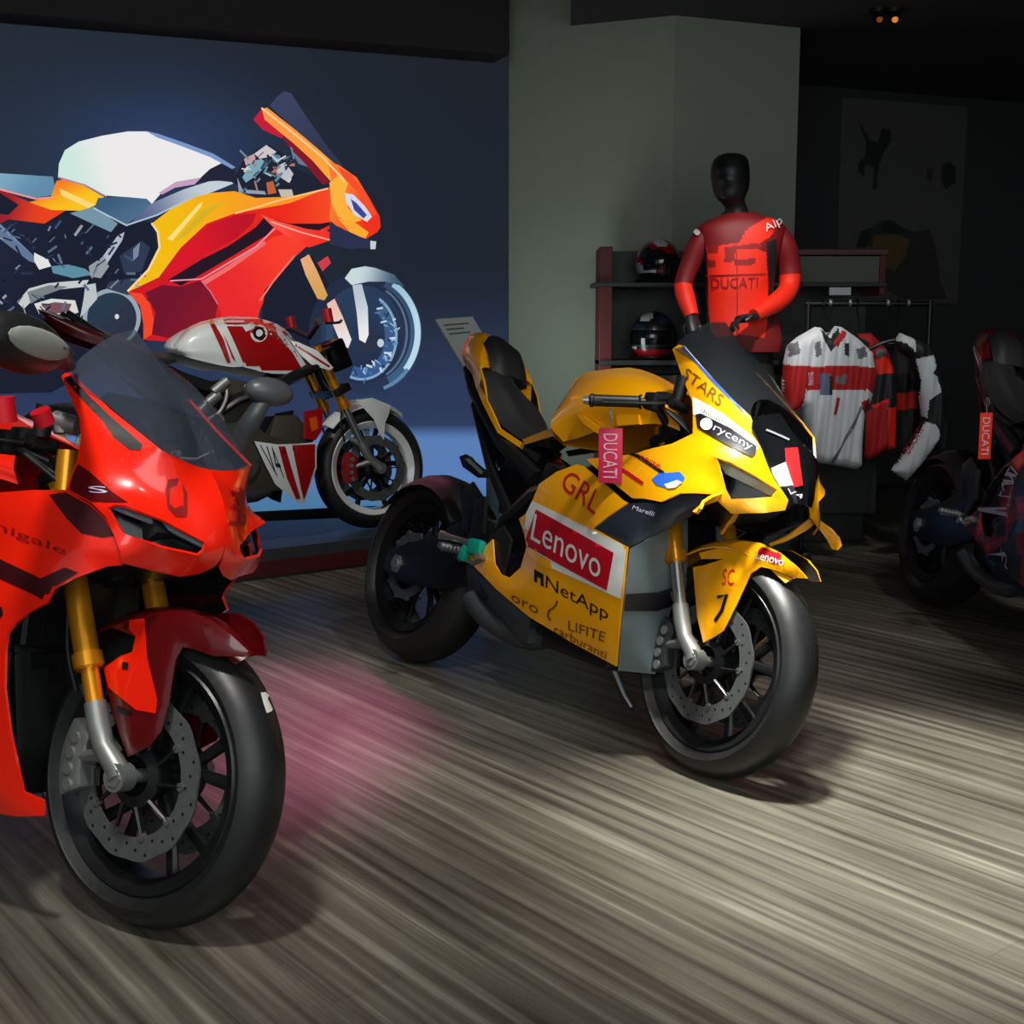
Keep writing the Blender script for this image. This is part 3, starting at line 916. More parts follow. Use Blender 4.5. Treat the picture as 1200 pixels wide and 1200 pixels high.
W = Panel(PY, [(952, 606, .185), (962, 610, .205), (975, 620, .245), (984, 630, .275), (987, 639, .285), (983, 644, .285), (976, 642, .28), (968, 629, .25), (958, 618, .205)], (), 5, .0, 20, .008)
for mir in (False, True): obj('winglet', W.bm(mir), YEL, Y)
W = Panel(PY, [(948, 607, .13), (956, 612, .15), (944, 621, .14), (922, 632, .12), (903, 641, .10), (902, 637, .10), (924, 626, .11)], (), 5, .0, 20, .006)
for mir in (False, True): obj('chin_fin', W.bm(mir), YEL, Y)
cockpit(Y, PY, PY.at(690, 469, -.335), PY.at(752, 471, -.225), mat('black_lever', (32, 33, 34), .35, .3))
# yellow trim below the right bar
W = Panel(PY, [(722, 487, -.172), (748, 486, -.168), (749, 497, -.168), (723, 499, -.172)], (), 6, .0, 20, .01)
for mir in (False, True): obj('tank_trim', W.bm(mir), YEL, Y)
W = Panel(PY, [(674, 484, -.168), (683, 487, -.17), (704, 502, -.172), (700, 508, -.172), (684, 497, -.17)], (), 6, .0, 20, .008)
for mir in (False, True): obj('tank_trim', W.bm(mir), YEL, Y)
# exhaust silencer under the right flank and its heat shield
W = Panel(PY, [(546, 662, -.165), (556, 662, -.165), (590, 694, -.18), (622, 722, -.185), (618, 754, -.165), (606, 752, -.15), (570, 716, -.14), (548, 690, -.13)], (), 8, .02, 18, .10)
obj('silencer', W.bm(), DARKG, Y, 'dark grey silencer')
W = Panel(PY, [(538, 535, -.16), (546, 532, -.16), (572, 553, -.15), (570, 560, -.15), (560, 560, -.15), (542, 547, -.155)], (), 6, .01, 14, .03)
W.paint([(545, 538), (550, 537), (567, 553), (564, 556)], 1, 1)
obj('heel_guard', W.bm(), [BLACK, ALU], Y)
bm = bmesh.new(); p0, p1 = PY.at(517, 627, -.22), PY.at(551, 636, -.19)
tube(bm, [p0, p0 * .7 + p1 * .3, p1], [.016, .011, .009], 10); obj('brake_arm', bm, STEEL, Y)
bm = bmesh.new()
q = PY.at(558, 641, -.19)
box(bm, q, (.07, .03, .05), None, 0, .012); box(bm, PY.at(545, 648, -.19), (.035, .028, .05), Matrix.Rotation(.4, 3, 'Y'), 0, .01)
obj('protective_sleeve', bm, TEAL, Y, 'teal rubber sleeve')
for s in (-1, 1):
    bm = bmesh.new()
    prism(bm, [(.555, .31), (.60, .30), (.66, .36), (.66, .50), (.60, .54), (.55, .50), (.53, .40)], s * .158, s * .172, 0, .006)
    obj('engine_cover', bm, BLACK, Y)
# ------------------------------------------------------------------ red sports bike in the foreground
R_ = thing('sports_motorcycle', 'bright red sports bike with mirrors at the left edge of the photo', 'motorcycle', PR.loc, PR.rot)
SR = front_end(R_, PR, SATIN, GOLD, GOLD, ALU, PR.at(124, 790, -.108).z)
rear_end(R_, PR, SATIN)
core(R_, PR, SATIN)
engine_fill(R_)
exhaust(R_)
rearset(R_, PR, STEEL)
side_stand(R_)
RM = [RED, DRED, INK, WHITE, mat('dark_red_inset', (58, 10, 14), .4), LAV, mat('dim_red_lettering', (140, 8, 12), .4)]
N = Panel(PR, [(72, 441, -.168), (76, 437, -.166), (83, 437, -.162), (130, 480, -.146), (189, 527, -.124), (215, 540, -.075), (232, 547, -.032), (244, 550, -.002), (253, 566, -.001), (261, 588, -.001), (265, 612, -.001), (264, 640, -.001), (259, 655, -.002),
               (250, 665, -.008), (232, 673, -.034), (210, 676, -.070), (175, 668, -.122), (143, 660, -.176), (140, 645, -.188), (134, 628, -.193), (124, 606, -.198), (108, 590, -.203), (77, 575, -.206), (84, 556, -.198), (91, 536, -.192), (95, 512, -.186), (93, 490, -.182), (82, 464, -.175)],
          [[(126, 595, -.195), (134, 591, -.187), (146, 592, -.18), (192, 610, -.108), (240, 636, -.036), (239, 644, -.040), (232, 651, -.055), (190, 642, -.120), (145, 625, -.178), (134, 610, -.191)]], 8, .012, 30)
N.paint([(75, 443), (82, 441), (104, 464), (128, 487), (150, 506), (167, 521), (165, 528), (152, 527), (133, 512), (121, 494), (96, 468)], 2, 1)
N.paint([(92, 544), (104, 552), (132, 577), (150, 590), (128, 589), (108, 588), (82, 574), (86, 556)], 1, 1)
N.text('S', [(104, 570), (125, 571), (127, 579), (106, 578)], 5, 2)
for q in ([(197, 562), (209, 560), (207, 568), (199, 571), (198, 590), (205, 596), (214, 592), (218, 606), (206, 606), (196, 596), (194, 574)],
          [(213, 566), (219, 578), (219, 604), (215, 604), (215, 580)]):
    N.paint(q, 6, 1)
put('nose_fairing', N, RM, R_)
left_marks(R_, N, PR, [([(264, 574), (280, 577), (281, 582), (270, 581), (269, 574)], 0), ([(271, 592), (282, 595), (282, 599), (271, 597)], 0), ([(277, 578), (283, 580), (285, 616), (280, 616)], 0), ([(266, 611), (282, 612), (282, 617), (267, 616)], 0)], [RM[6]], 'nose_fairing')
B = Panel(PR, [(-210, 610, -.20), (-160, 592, -.22), (-80, 582, -.235), (0, 577, -.238), (40, 574, -.232), (77, 575, -.208), (108, 592, -.196), (124, 607, -.190), (137, 630, -.182), (142, 646, -.176), (144, 662, -.166), (125, 664, -.178), (106, 671, -.192), (84, 679, -.208), (64, 689, -.224),
               (55, 706, -.240), (36, 716, -.246), (18, 730, -.250), (9, 742, -.252), (6, 760, -.252), (5, 807, -.246), (12, 860, -.228), (27, 928, -.200), (51, 938, -.188), (51, 956, -.186), (20, 957, -.19), (-10, 952, -.19), (-120, 892, -.19), (-240, 812, -.19), (-260, 720, -.20)], (), 11, .014, 40)
B.paint([(58, 580), (77, 577), (106, 593), (122, 608), (134, 628), (120, 630), (96, 625), (78, 607)], 4, 1)
B.paint([(-60, 632), (0, 655), (48, 678), (76, 665), (92, 671), (66, 687), (56, 705), (40, 697), (0, 678), (-60, 652)], 4, 1)
B.paint([(-16, 702), (3, 712), (4, 720), (-4, 731), (-16, 728)], 2, 1)
B.paint([(-40, 690), (-16, 702), (-16, 728), (-40, 718)], 4, 1)
B.text('panigale', [(-40, 596), (79, 642), (77, 654), (-42, 608)], 6, 1)
put('side_fairing', B, RM, R_)
loft_obj('windshield', PR, [[PR.at(158, 386, 0), PR.at(130, 394, -.07), PR.at(98, 416, -.130), PR.at(80, 437, -.163)],
                            [PR.at(192, 432, 0), PR.at(165, 436, -.07), PR.at(136, 452, -.125), PR.at(118, 468, -.152)],
                            [PR.at(220, 486, 0), PR.at(198, 486, -.07), PR.at(174, 492, -.115), PR.at(155, 499, -.138)],
                            [PR.at(244, 550, 0), PR.at(229, 546, -.04), PR.at(210, 537, -.087), PR.at(190, 527, -.125)]], [CLEARG], R_, 21, 13, .003, 'clear tinted windshield')
for mir in (False, True):
    p = Panel(PR, [(125, 594, -.178), (146, 591, -.155), (192, 609, -.088), (241, 635, -.018), (240, 645, -.02), (233, 653, -.034), (190, 644, -.10), (144, 627, -.160), (133, 611, -.173)], (), 8, .004)
    hl = obj('headlight', p.bm(mir), LENS, R_, 'black glazed headlight')
    p = Panel(PR, [(127, 594, -.189), (134, 590, -.182), (148, 592, -.168), (194, 611, -.102), (240, 637, -.032), (238, 642, -.036), (192, 618, -.108), (148, 600, -.178)], (), 7, .003)
    obj('daylight_strip', p.bm(mir), DRL2, hl)
fender(R_, SR, DRED)
FD = Panel(PR, [(150, 726, -.075), (172, 723, -.074), (200, 716, -.070), (224, 717, -.066), (248, 727, -.058), (272, 745, -.044), (291, 763, -.026), (286, 770, -.030), (268, 769, -.046), (250, 769, -.056), (228, 761, -.064), (214, 758, -.069), (206, 773, -.075), (197, 826, -.082), (188, 858, -.086), (176, 874, -.088), (150, 887, -.09), (140, 860, -.09), (125, 808, -.084), (121, 782, -.08), (140, 768, -.078), (154, 764, -.077), (158, 746, -.076), (140, 738, -.076), (130, 736, -.076)], (), 8, .006, 16, .004)
FD.paint([(152, 727), (170, 725), (173, 770), (185, 820), (183, 836), (160, 832), (128, 806), (122, 783), (141, 770), (156, 764), (160, 746), (152, 738)], 1, 1)
FD.paint([(145, 776), (152, 777), (151, 785), (144, 784)], 2, 2)
FD.paint([(137, 826), (146, 831), (158, 834), (149, 838), (139, 834)], 2, 2)
for mir in (False, True): obj('fender_flap', FD.bm(mir), [DRED, RED, INK], R_)
cockpit(R_, PR, (1.05, -.345, .925), (1.12, -.235, .925), mat('black_lever', (32, 33, 34)))
for s in (-1, 1):      # mirrors on stalks
    bm = bmesh.new()
    if s < 0:
        c = PR.at(24, 402, -.44); a = PR.at(76, 428, -.19); k = PR.at(66, 408, -.36)
    else:
        c = PR.at(316, 459, .40); a = PR.at(262, 556, .13); k = PR.at(288, 503, .34)
    tube(bm, spline([a, a * .55 + k * .45, k, c], 12), [.022, .022, .021, .021, .022, .022, .024, .026, .026, .024, .02, .015], 10, flat=.6)
    m_ = obj('mirror_stalk', bm, DARKG, R_)
    bm = bmesh.new()
    R3 = Matrix.Rotation(rad(-s * 18), 3, 'Z')
    tmp = bmesh.new(); ball(tmp, (0, 0, 0), (.045, .115, .052) if s < 0 else (.034, .062, .034), 22, 12)
    for v in tmp.verts: v.co = c + R3 @ v.co
    obj('mirror_shell', tmp, BLACK if s < 0 else mat('mirror_grey', (74, 78, 80), .35), m_)
    if s < 0:
        tmp = bmesh.new(); ball(tmp, (0, 0, 0), (.008, .088, .026), 22, 8)
        for v in tmp.verts: v.co = c + R3 @ (v.co + Vector((.039, 0, .002)))
        obj('mirror_inset', tmp, mat('mirror_inset_grey', (138, 142, 136), .4), m_)
    bm.free(); bm = bmesh.new()
    ball(bm, (0, 0, 0), (.004, .10, .042) if s < 0 else (.004, .054, .028), 22, 8)
    for v in bm.verts: v.co = c + R3 @ (v.co + Vector((-.042 if s < 0 else -.032, 0, 0)))
    obj('mirror_glass', bm, mat('mirror_glass', (150, 152, 150), .08, .9), m_)
MR = [RED, DRED, INK]
loft_obj('fuel_tank', PR, [[Vector(p) + Vector((-.17, 0, -.05)) for p in r] for r in BODY['fuel_tank']], MR, R_, 21, 21, .004)
loft_obj('seat', PR, BODY['seat'], LEATHER, R_, 11, 11, .03, 'black seat')
loft_obj('tail_unit', PR, BODY['tail_unit'], MR, R_, 17, 13, .004)
bm = bmesh.new()   # red fluid cap and steering damper beside the bar
disc(bm, PR.at(50, 489, -.20), (0, -.6, .8), .020, .03, 18); obj('fluid_cap', bm, STICKR, R_, 'red fluid cap')
bm = bmesh.new(); disc(bm, PR.at(4, 480, -.25), (0, -.3, 1), .024, .05, 18); obj('fluid_cap', bm, STICKR, R_, 'red fluid cap')
bm = bmesh.new(); tube(bm, [PR.at(64, 492, -.15), PR.at(92, 500, -.13)], .02, 12); tube(bm, [PR.at(70, 485, -.15), PR.at(70, 508, -.15)], .012, 8); obj('damper', bm, ALU, R_)
bm = bmesh.new(); tube(bm, [PR.at(80, 528, -.13), PR.at(76, 575, -.13)], .022, 14); obj('fork_cap', bm, GOLD, R_)

ty = [o for o in R_.children if o.name.startswith('front_tyre')][0]
W = Panel(PR, V=[v.co.copy() for v in ty.data.vertices], T=[tuple(p.vertices) for p in ty.data.polygons], thick=0)
W.paint([(305, 812), (316, 811), (323, 832), (312, 836), (308, 824)], 0, 1, 4)
bm = bmesh.new()
for DV, T, mi, sh in W.dec:
    vv = [bm.verts.new(q) for q in DV]
    for t in T: bm.faces.new([vv[i] for i in t])
obj('tyre_sticker', bm, WHITE, ty, 'white sticker on the tread')

# ------------------------------------------------------------------ naked white and red bike on the platform
K = thing('naked_motorcycle', 'white and red naked bike on the dark platform in front of the big screen', 'motorcycle', PS.loc, PS.rot, PS.sc)
SS = front_end(K, PS, WPAINT, GOLD, STEEL, REDCAL, 0.60, 0.90, True)
rear_end(K, PS, WPAINT)
core(K, PS, BRONZE)
rearset(K, PS, STEEL)
side_stand(K)
exhaust(K)
KM = [WPAINT, RED, mat('deep_red_paint', (168, 14, 18), .3, 0, .7), INK, mat('amber_reflector', (226, 84, 12), .3)]
tk = rows_cols(PS, [(203, 407, 0), (212, 392, 0), (230, 379, 0), (259, 372, 0), (284, 371, 0), (308, 374, 0), (332, 384, 0), (350, 404, 0)],
               [(202, 408, -.06), (212, 398, -.10), (230, 387, -.12), (260, 382, -.14), (286, 382, -.145), (310, 388, -.14), (336, 402, -.13), (356, 420, -.11)],
               [(205, 412, -.07), (216, 410, -.13), (232, 408, -.15), (262, 408, -.165), (288, 409, -.17), (314, 414, -.165), (340, 422, -.15), (360, 432, -.13)],
               [(208, 415, -.05), (218, 418, -.12), (232, 422, -.14), (268, 430, -.155), (286, 430, -.16), (312, 437, -.155), (338, 438, -.145), (361, 439, -.13)])
def tnk(p):
    p.paint([(259, 371), (282, 369), (320, 372), (336, 384), (362, 428), (362, 441), (320, 441), (285, 432), (272, 420), (262, 392)], 2, 1)
    p.paint([(243, 374), (248, 374), (262, 398), (272, 430), (268, 430), (256, 402)], 2, 2)
    p.paint([(252, 373), (260, 372), (272, 396), (286, 428), (279, 430), (266, 400)], 0, 2)
    p.line([(322, 374), (328, 392), (345, 412), (359, 436)], 6, 0, 2)
    p.ring((303, 391), 10, 0, 2); p.ring((303, 391), 7, 3, 3); p.ring((303, 391), 4, 0, 4)
    p.paint([(284, 383), (296, 378), (298, 385), (288, 389)], 0, 2)
loft_obj('fuel_tank', PS, tk, KM, K, 25, 33, .004, 'white and red tank with stripes', tnk)
se = rows_cols(PS, [(120, 388, 0), (145, 396, 0), (170, 408, 0), (190, 414, 0), (204, 412, 0)],
               [(120, 392, -.10), (145, 402, -.115), (170, 414, -.11), (190, 420, -.09), (206, 418, -.07)],
               [(122, 402, -.10), (146, 414, -.12), (171, 424, -.12), (191, 429, -.10), (207, 424, -.08)])
loft_obj('seat', PS, se, LEATHER, K, 13, 17, .02, 'black seat')
ta = rows_cols(PS, [(44, 362, 0), (62, 366, 0), (90, 376, 0), (124, 389, 0)],
               [(45, 364, -.04), (64, 371, -.07), (92, 382, -.09), (124, 394, -.10)],
               [(50, 372, -.03), (70, 386, -.06), (95, 398, -.09), (124, 407, -.10)])
loft_obj('tail_unit', PS, ta, [DRED], K, 13, 13, .004, 'dark red tail')
W = Panel(PS, [(340, 399, -.13), (350, 401, -.14), (372, 411, -.165), (391, 431, -.17), (386, 434, -.17), (366, 428, -.16), (352, 416, -.14)], (), 6, .008, 14, .02)
W.line([(346, 404), (366, 417), (386, 430)], 2.5, 2, 1)
put('tank_scoop', W, KM, K)
W = Panel(PS, [(298, 517, -.17), (326, 521, -.19), (350, 520, -.19), (371, 518, -.185), (371, 548, -.17), (363, 572, -.15), (356, 591, -.13), (346, 587, -.135), (323, 568, -.15), (311, 545, -.16)], (), 7, .008, 18)
W.paint([(326, 523), (334, 523), (352, 584), (347, 585), (336, 560)], 2, 1)
W.paint([(342, 521.5), (369, 520.5), (369, 547), (361.5, 570), (356, 586), (352, 570)], 2, 1)
W.text('V4', [(304, 521), (320, 523), (334, 560), (322, 560)], 3, 1)
put('belly_pan', W, KM, K)
W = Panel(PS, [(358, 482, -.175), (379, 478, -.17), (377, 505, -.17), (370, 516, -.17), (358, 514, -.175)], (), 6, .0, 18, .02)
W.paint([(362, 490), (371, 488), (373, 502), (365, 506)], 4, 1)
put('radiator_side', W, [KM[2]] + KM[1:], K)
FS = Panel(PS, [(416, 469, -.072), (436, 466, -.072), (458, 475, -.062), (456, 485, -.066), (451, 496, -.076), (450, 516, -.080), (445, 508, -.08), (438, 491, -.078), (425, 477, -.075)], (), 5, .005, 10, .004)
fender(K, SS, WPAINT, R=.337)
for mir in (False, True): obj('fender_flap', FS.bm(mir), WPAINT, K)
bm = bmesh.new()
box(bm, (1.30, 0, .86), (.10, .17, .15), Matrix.Rotation(rad(-20), 3, 'Y'), 0, .02); obj('headlight', bm, LENS, K)
for s in (-1, 1):
    bm = bmesh.new(); tube(bm, [(1.18, 0, .95), (1.16, s * .14, 1.0), (1.06, s * .36, 1.0)], .012, 10); h = obj('handlebar', bm, SATIN, K)
    bm = bmesh.new(); tube(bm, [(1.10, s * .26, 1.0), (1.06, s * .37, 1.0)], .018, 12); obj('grip', bm, BLACK, h)
    bm = bmesh.new(); tube(bm, [(1.19, s * .2, 1.0), (1.18, s * .2, 1.07)], .022, 12); obj('fluid_reservoir', bm, STICKR, h)
    bm = bmesh.new(); tube(bm, spline([(1.16, s * .22, 1.0), (1.21, s * .25, 1.0), (1.17, s * .36, 1.0)], 6), .007, 6); obj('brake_lever', bm, SATIN, h)
bm = bmesh.new()
for p in ((236, 482), (248, 470), (258, 455)):
    q = PS.at(p[0], p[1], -.17); tube(bm, [q + Vector((-.035, 0, -.02)), q + Vector((.035, 0, .03))], .026, 12)
tube(bm, spline([PS.at(262, 446, -.16), PS.at(266, 462, -.18), PS.at(258, 482, -.18), PS.at(240, 494, -.17)], 10), .010, 8)
obj('throttle_body', bm, ALU, K)

# ------------------------------------------------------------------ dark red and black sports bike at the right edge
D = thing('sports_motorcycle', 'dark red and black camouflage sports bike at the right edge', 'motorcycle', PD.loc, PD.rot)
def camo():
    m = mat('camouflage_paint', (150, 12, 16), .35, 0, .5)
    nt = m.node_tree; b = nt.nodes['Principled BSDF']
    tc = nt.nodes.new('ShaderNodeTexCoord'); nz = nt.nodes.new('ShaderNodeTexNoise'); nz.inputs['Scale'].default_value = 9; nz.inputs['Detail'].default_value = 1
    cr = nt.nodes.new('ShaderNodeValToRGB'); cr.color_ramp.interpolation = 'CONSTANT'
    e = cr.color_ramp.elements
    e[0].position = 0; e[0].color = lin(14, 14, 16); e[1].position = .5; e[1].color = lin(130, 12, 18)
    q = e.new(.62); q.color = lin(190, 34, 20); q = e.new(.70); q.color = lin(20, 20, 22)
    nt.links.new(tc.outputs['Object'], nz.inputs['Vector']); nt.links.new(nz.outputs['Fac'], cr.inputs['Fac']); nt.links.new(cr.outputs['Color'], b.inputs['Base Color'])
    return m
CAMO = camo()
SD = front_end(D, PD, SATIN, SATIN, STEEL, DARKG)
rear_end(D, PD, SATIN); core(D, PD, SATIN); engine_fill(D); exhaust(D); rearset(D, PD, STEEL); side_stand(D)
def again(p, P):
    return Panel(P, V=p.V, T=p.T, thick=p.thick)
for n in ('nose_fairing', 'air_duct', 'radiator_shroud', 'tail_side', 'tank_flank'):
    put(n, again(BODY[n], PD), [CAMO if n == 'nose_fairing' else BLACK], D)
W = again(BODY['side_fairing'], PD)
W.text('V2', [(1134, 640), (1162, 650), (1156, 672), (1130, 656)], 1, 2)
W.text('DUCATI', [(1143, 592), (1186, 546), (1194, 556), (1152, 606)], 1, 2)
put('side_fairing', W, [CAMO, LAV], D)
loft_obj('front_number_panel', PD, BODY['front_number_panel'], [LENS], D, 13, 11)
loft_obj('windshield', PD, BODY['windshield'], [GLASS], D, 17, 11, .003)
loft_obj('fuel_tank', PD, BODY['fuel_tank'], [BLACK], D, 19, 19, .004)
loft_obj('seat', PD, BODY['seat'], [LEATHER], D, 11, 11, .03)
loft_obj('seat_pad', PD, BODY['seat_pad'], [LEATHER], D, 11, 11, .03)
loft_obj('tail_unit', PD, BODY['tail_unit'], [DRED], D, 13, 11, .004, 'dark red tail')
fender(D, SD, DRED)
cockpit(D, PD, (1.08, -.335, .92), (1.15, -.225, .925), SATIN)
# ------------------------------------------------------------------ room
PL = rad(128.2)      # direction of the floor planks
def floor_mat():
    m = bpy.data.materials.new('dark_wood_planks'); m.use_nodes = True
    nt = m.node_tree; b = nt.nodes['Principled BSDF']; N = nt.nodes.new; Lk = nt.links.new
    geo = N('ShaderNodeNewGeometry')
    mp = N('ShaderNodeMapping'); mp.vector_type = 'POINT'; mp.inputs['Rotation'].default_value = (0, 0, -PL)
    Lk(geo.outputs['Position'], mp.inputs['Vector'])
    def noise(sx, sy, sc, det, dist=0.0, rough=.55):
        q = N('ShaderNodeMapping'); q.inputs['Scale'].default_value = (sx, sy, 1); Lk(mp.outputs['Vector'], q.inputs['Vector'])
        n = N('ShaderNodeTexNoise'); n.inputs['Scale'].default_value = sc; n.inputs['Detail'].default_value = det; n.inputs['Distortion'].default_value = dist; n.inputs['Roughness'].default_value = rough
        Lk(q.outputs['Vector'], n.inputs['Vector']); return n
    n1 = noise(.55, 9, 1.0, 3, .3)
    n2 = noise(1.1, 52, 1.0, 4, .5, .6)
    n3 = noise(1.4, 2.0, 1.0, 3, .2)
    wm = N('ShaderNodeMapping'); wm.inputs['Scale'].default_value = (.10, 1, 1); Lk(mp.outputs['Vector'], wm.inputs['Vector'])
    wv = N('ShaderNodeTexWave'); wv.bands_direction = 'Y'; wv.inputs['Scale'].default_value = 5.2; wv.inputs['Distortion'].default_value = 5.0
    wv.inputs['Detail'].default_value = 3; wv.inputs['Detail Scale'].default_value = 2.2; Lk(wm.outputs['Vector'], wv.inputs['Vector'])
    # planks: long bricks with narrow joints
    br = N('ShaderNodeTexBrick'); br.inputs['Scale'].default_value = 1.0
    br.inputs['Brick Width'].default_value = 1.25; br.inputs['Row Height'].default_value = .152; br.inputs['Mortar Size'].default_value = .0025; br.inputs['Bias'].default_value = 0
    br.inputs['Color1'].default_value = (.55, .55, .55, 1); br.inputs['Color2'].default_value = (1, 1, 1, 1); br.inputs['Mortar'].default_value = (.25, .25, .25, 1)
    Lk(mp.outputs['Vector'], br.inputs['Vector'])
    def math_(op, a, bb):
        q = N('ShaderNodeMath'); q.operation = op
        for i, x in enumerate((a, bb)):
            if isinstance(x, (int, float)): q.inputs[i].default_value = x
            else: Lk(x, q.inputs[i])
        return q.outputs[0]
    f = math_('ADD', math_('MULTIPLY', n1.outputs['Fac'], .34), math_('MULTIPLY', n2.outputs['Fac'], .46))
    f = math_('ADD', f, math_('MULTIPLY', wv.outputs['Fac'], .10))
    f = math_('ADD', f, math_('MULTIPLY', math_('SUBTRACT', n3.outputs['Fac'], .5), .22))
    cr = N('ShaderNodeValToRGB'); e = cr.color_ramp.elements
    e[0].position = .30; e[0].color = lin(56, 53, 46); e[1].position = .66; e[1].color = lin(160, 157, 142)
    q = e.new(.41); q.color = lin(88, 84, 74); q = e.new(.52); q.color = lin(114, 110, 97)
    Lk(f, cr.inputs['Fac'])
    mx = N('ShaderNodeMix'); mx.data_type = 'RGBA'; mx.blend_type = 'MULTIPLY'; mx.inputs['Factor'].default_value = .30
    Lk(cr.outputs['Color'], mx.inputs['A']); Lk(br.outputs['Color'], mx.inputs['B'])
    Lk(mx.outputs['Result'], b.inputs['Base Color'])
    mr = N('ShaderNodeMapRange'); mr.inputs['To Min'].default_value = .46; mr.inputs['To Max'].default_value = .30
    Lk(f, mr.inputs['Value']); Lk(mr.outputs['Result'], b.inputs['Roughness'])
    bp = N('ShaderNodeBump'); bp.inputs['Strength'].default_value = .25; bp.inputs['Distance'].default_value = .003
    Lk(f, bp.inputs['Height']); Lk(bp.outputs['Normal'], b.inputs['Normal'])
    return m
bm = bmesh.new(); box(bm, (0, 4.5, -.05), (14, 15, .1)); struct(obj('floor', bm, floor_mat(), smooth=False))
CEILM = mat('black_ceiling', (72, 72, 73), .9)
WALLM = mat('grey_plaster', (150, 156, 142), .85, bump=.1, scale=40)
DARKW = mat('charcoal_wall', (58, 58, 60), .85)

wd = Vector((cos(rad(21.8)), sin(rad(21.8)), 0)); wn = Vector((sin(rad(21.8)), -cos(rad(21.8)), 0))   # screen wall: along, towards the room
A0 = wflo(297, 602, .14)
def wallray(u, v, off=0.0, base=None):
    o, d = ray(u, v); p0 = (base or A0) + wn * off
    return o + d * ((p0 - o).dot(wn) / d.dot(wn))
def slab(bm, p, q, z0, z1, t, n, mi=0):
    a = [Vector((p.x, p.y, 0)), Vector((q.x, q.y, 0))]
    pts = [a[0], a[1], a[1] - n * t, a[0] - n * t]
    lo = [bm.verts.new((w.x, w.y, z0)) for w in pts]; hi = [bm.verts.new((w.x, w.y, z1)) for w in pts]
    fs = [bm.faces.new(lo[::-1]), bm.faces.new(hi)]
    for i in range(4): fs.append(bm.faces.new((lo[i], lo[(i + 1) % 4], hi[(i + 1) % 4], hi[i])))
    for f in fs: f.material_index = mi
    bmesh.ops.recalc_face_normals(bm, faces=fs)
sR = wallray(596, 400)                 # right end of the screen
sL = A0 - wd * 3.45
bm = bmesh.new(); slab(bm, sL - wn * .10, sR - wn * .10, 0, 3.6, .2, wn); struct(obj('wall_back', bm, DARKW, smooth=False))
# soffit over the screen
zt = wallray(596, 64, .25).z
bm = bmesh.new(); slab(bm, sL + wn * .25, wallray(597, 64, .25), zt, 3.6, .36, wn); struct(obj('trim_1', bm, mat('soffit_black', (44, 42, 41), .8), smooth=False))
# pillar: left face turned to the screen, right face parallel to it
pC = wpt(787, 300, 7.41); pC.z = 0
pL = sR + Vector((.0, .03, 0)); pL.z = 0
pRt = pC + wd * .81
bm = bmesh.new()
P4 = [pL, pC, pRt, pRt - wn * .9, pL - wn * .6]
lo = [bm.verts.new((w.x, w.y, 0)) for w in P4]; hi = [bm.verts.new((w.x, w.y, 3.6)) for w in P4]
bm.faces.new(hi); bm.faces.new(lo[::-1])
for i in range(5): bm.faces.new((lo[i], lo[(i + 1) % 5], hi[(i + 1) % 5], hi[i]))
bmesh.ops.recalc_face_normals(bm, faces=bm.faces[:])
struct(obj('wall_center', bm, WALLM, smooth=False))
# deep wall on the right, side walls
rw0 = Vector((.9, 9.0, 0)); 
bm = bmesh.new(); slab(bm, rw0, rw0 + wd * 6.5, 0, 3.6, .2, wn); struct(obj('wall_rear', bm, DARKW, smooth=False))
bm = bmesh.new(); box(bm, (5.6, 6.5, 1.8), (.2, 12, 3.6)); struct(obj('wall_right', bm, DARKW, smooth=False))
bm = bmesh.new(); box(bm, (-5.4, 3.0, 1.8), (.2, 8, 3.6)); struct(obj('wall_left', bm, DARKW, smooth=False))
zc = wpt(787, 18, 7.41).z
bm = bmesh.new()
Q = [Vector((.15, 3.4, 0)), Vector((5.5, 3.4, 0)), Vector((5.5, 12, 0)), Vector((.52, 12, 0))]
for z in (zc, zc + .5):
    pass
lo = [bm.verts.new((w.x, w.y, zc)) for w in Q]; hi = [bm.verts.new((w.x, w.y, zc + .5)) for w in Q]
bm.faces.new(hi); bm.faces.new(lo[::-1])
for i in range(4): bm.faces.new((lo[i], lo[(i + 1) % 4], hi[(i + 1) % 4], hi[i]))
bmesh.ops.recalc_face_normals(bm, faces=bm.faces[:])
struct(obj('trim_2', bm, CEILM, smooth=False))
bm = bmesh.new(); box(bm, (0, 4.5, 3.66), (14, 15, .1)); struct(obj('ceiling', bm, CEILM, smooth=False))

# platform
e0 = wflo(289, 681); e1 = wflo(415, 665); ed = (e1 - e0).normalized()
pr = e0 + ed * 1.7
pl = e0 - ed * 2.9
bm = bmesh.new()
Q = [pl, pr, Vector((wallray(640, 500, .04).x * .5 + pr.x * .5, 7.55, 0)), Vector((sL.x, sL.y, 0)) + wn * .05]
Q[2] = pr + Vector((-ed.y, ed.x, 0)) * .40
lo = [bm.verts.new((w.x, w.y, 0)) for w in Q]; hi = [bm.verts.new((w.x, w.y, .14)) for w in Q]
bm.faces.new(hi); bm.faces.new(lo[::-1])
for i in range(4): bm.faces.new((lo[i], lo[(i + 1) % 4], hi[(i + 1) % 4], hi[i]))
bmesh.ops.recalc_face_normals(bm, faces=bm.faces[:])
plat = obj('display_platform', bm, mat('dark_laminate', (52, 54, 58), .5), smooth=False)
tag(plat, 'low dark display platform under the white and red naked bike', 'platform')
bm = bmesh.new(); en = Vector((ed.y, -ed.x, 0))
slab(bm, pl + en * .012, pr + en * .012, .012, .085, .012, en); obj('edge_strip', bm, mat('dark_red_edge', (74, 16, 18), .5), plat, 'dark red edge strip', smooth=False)

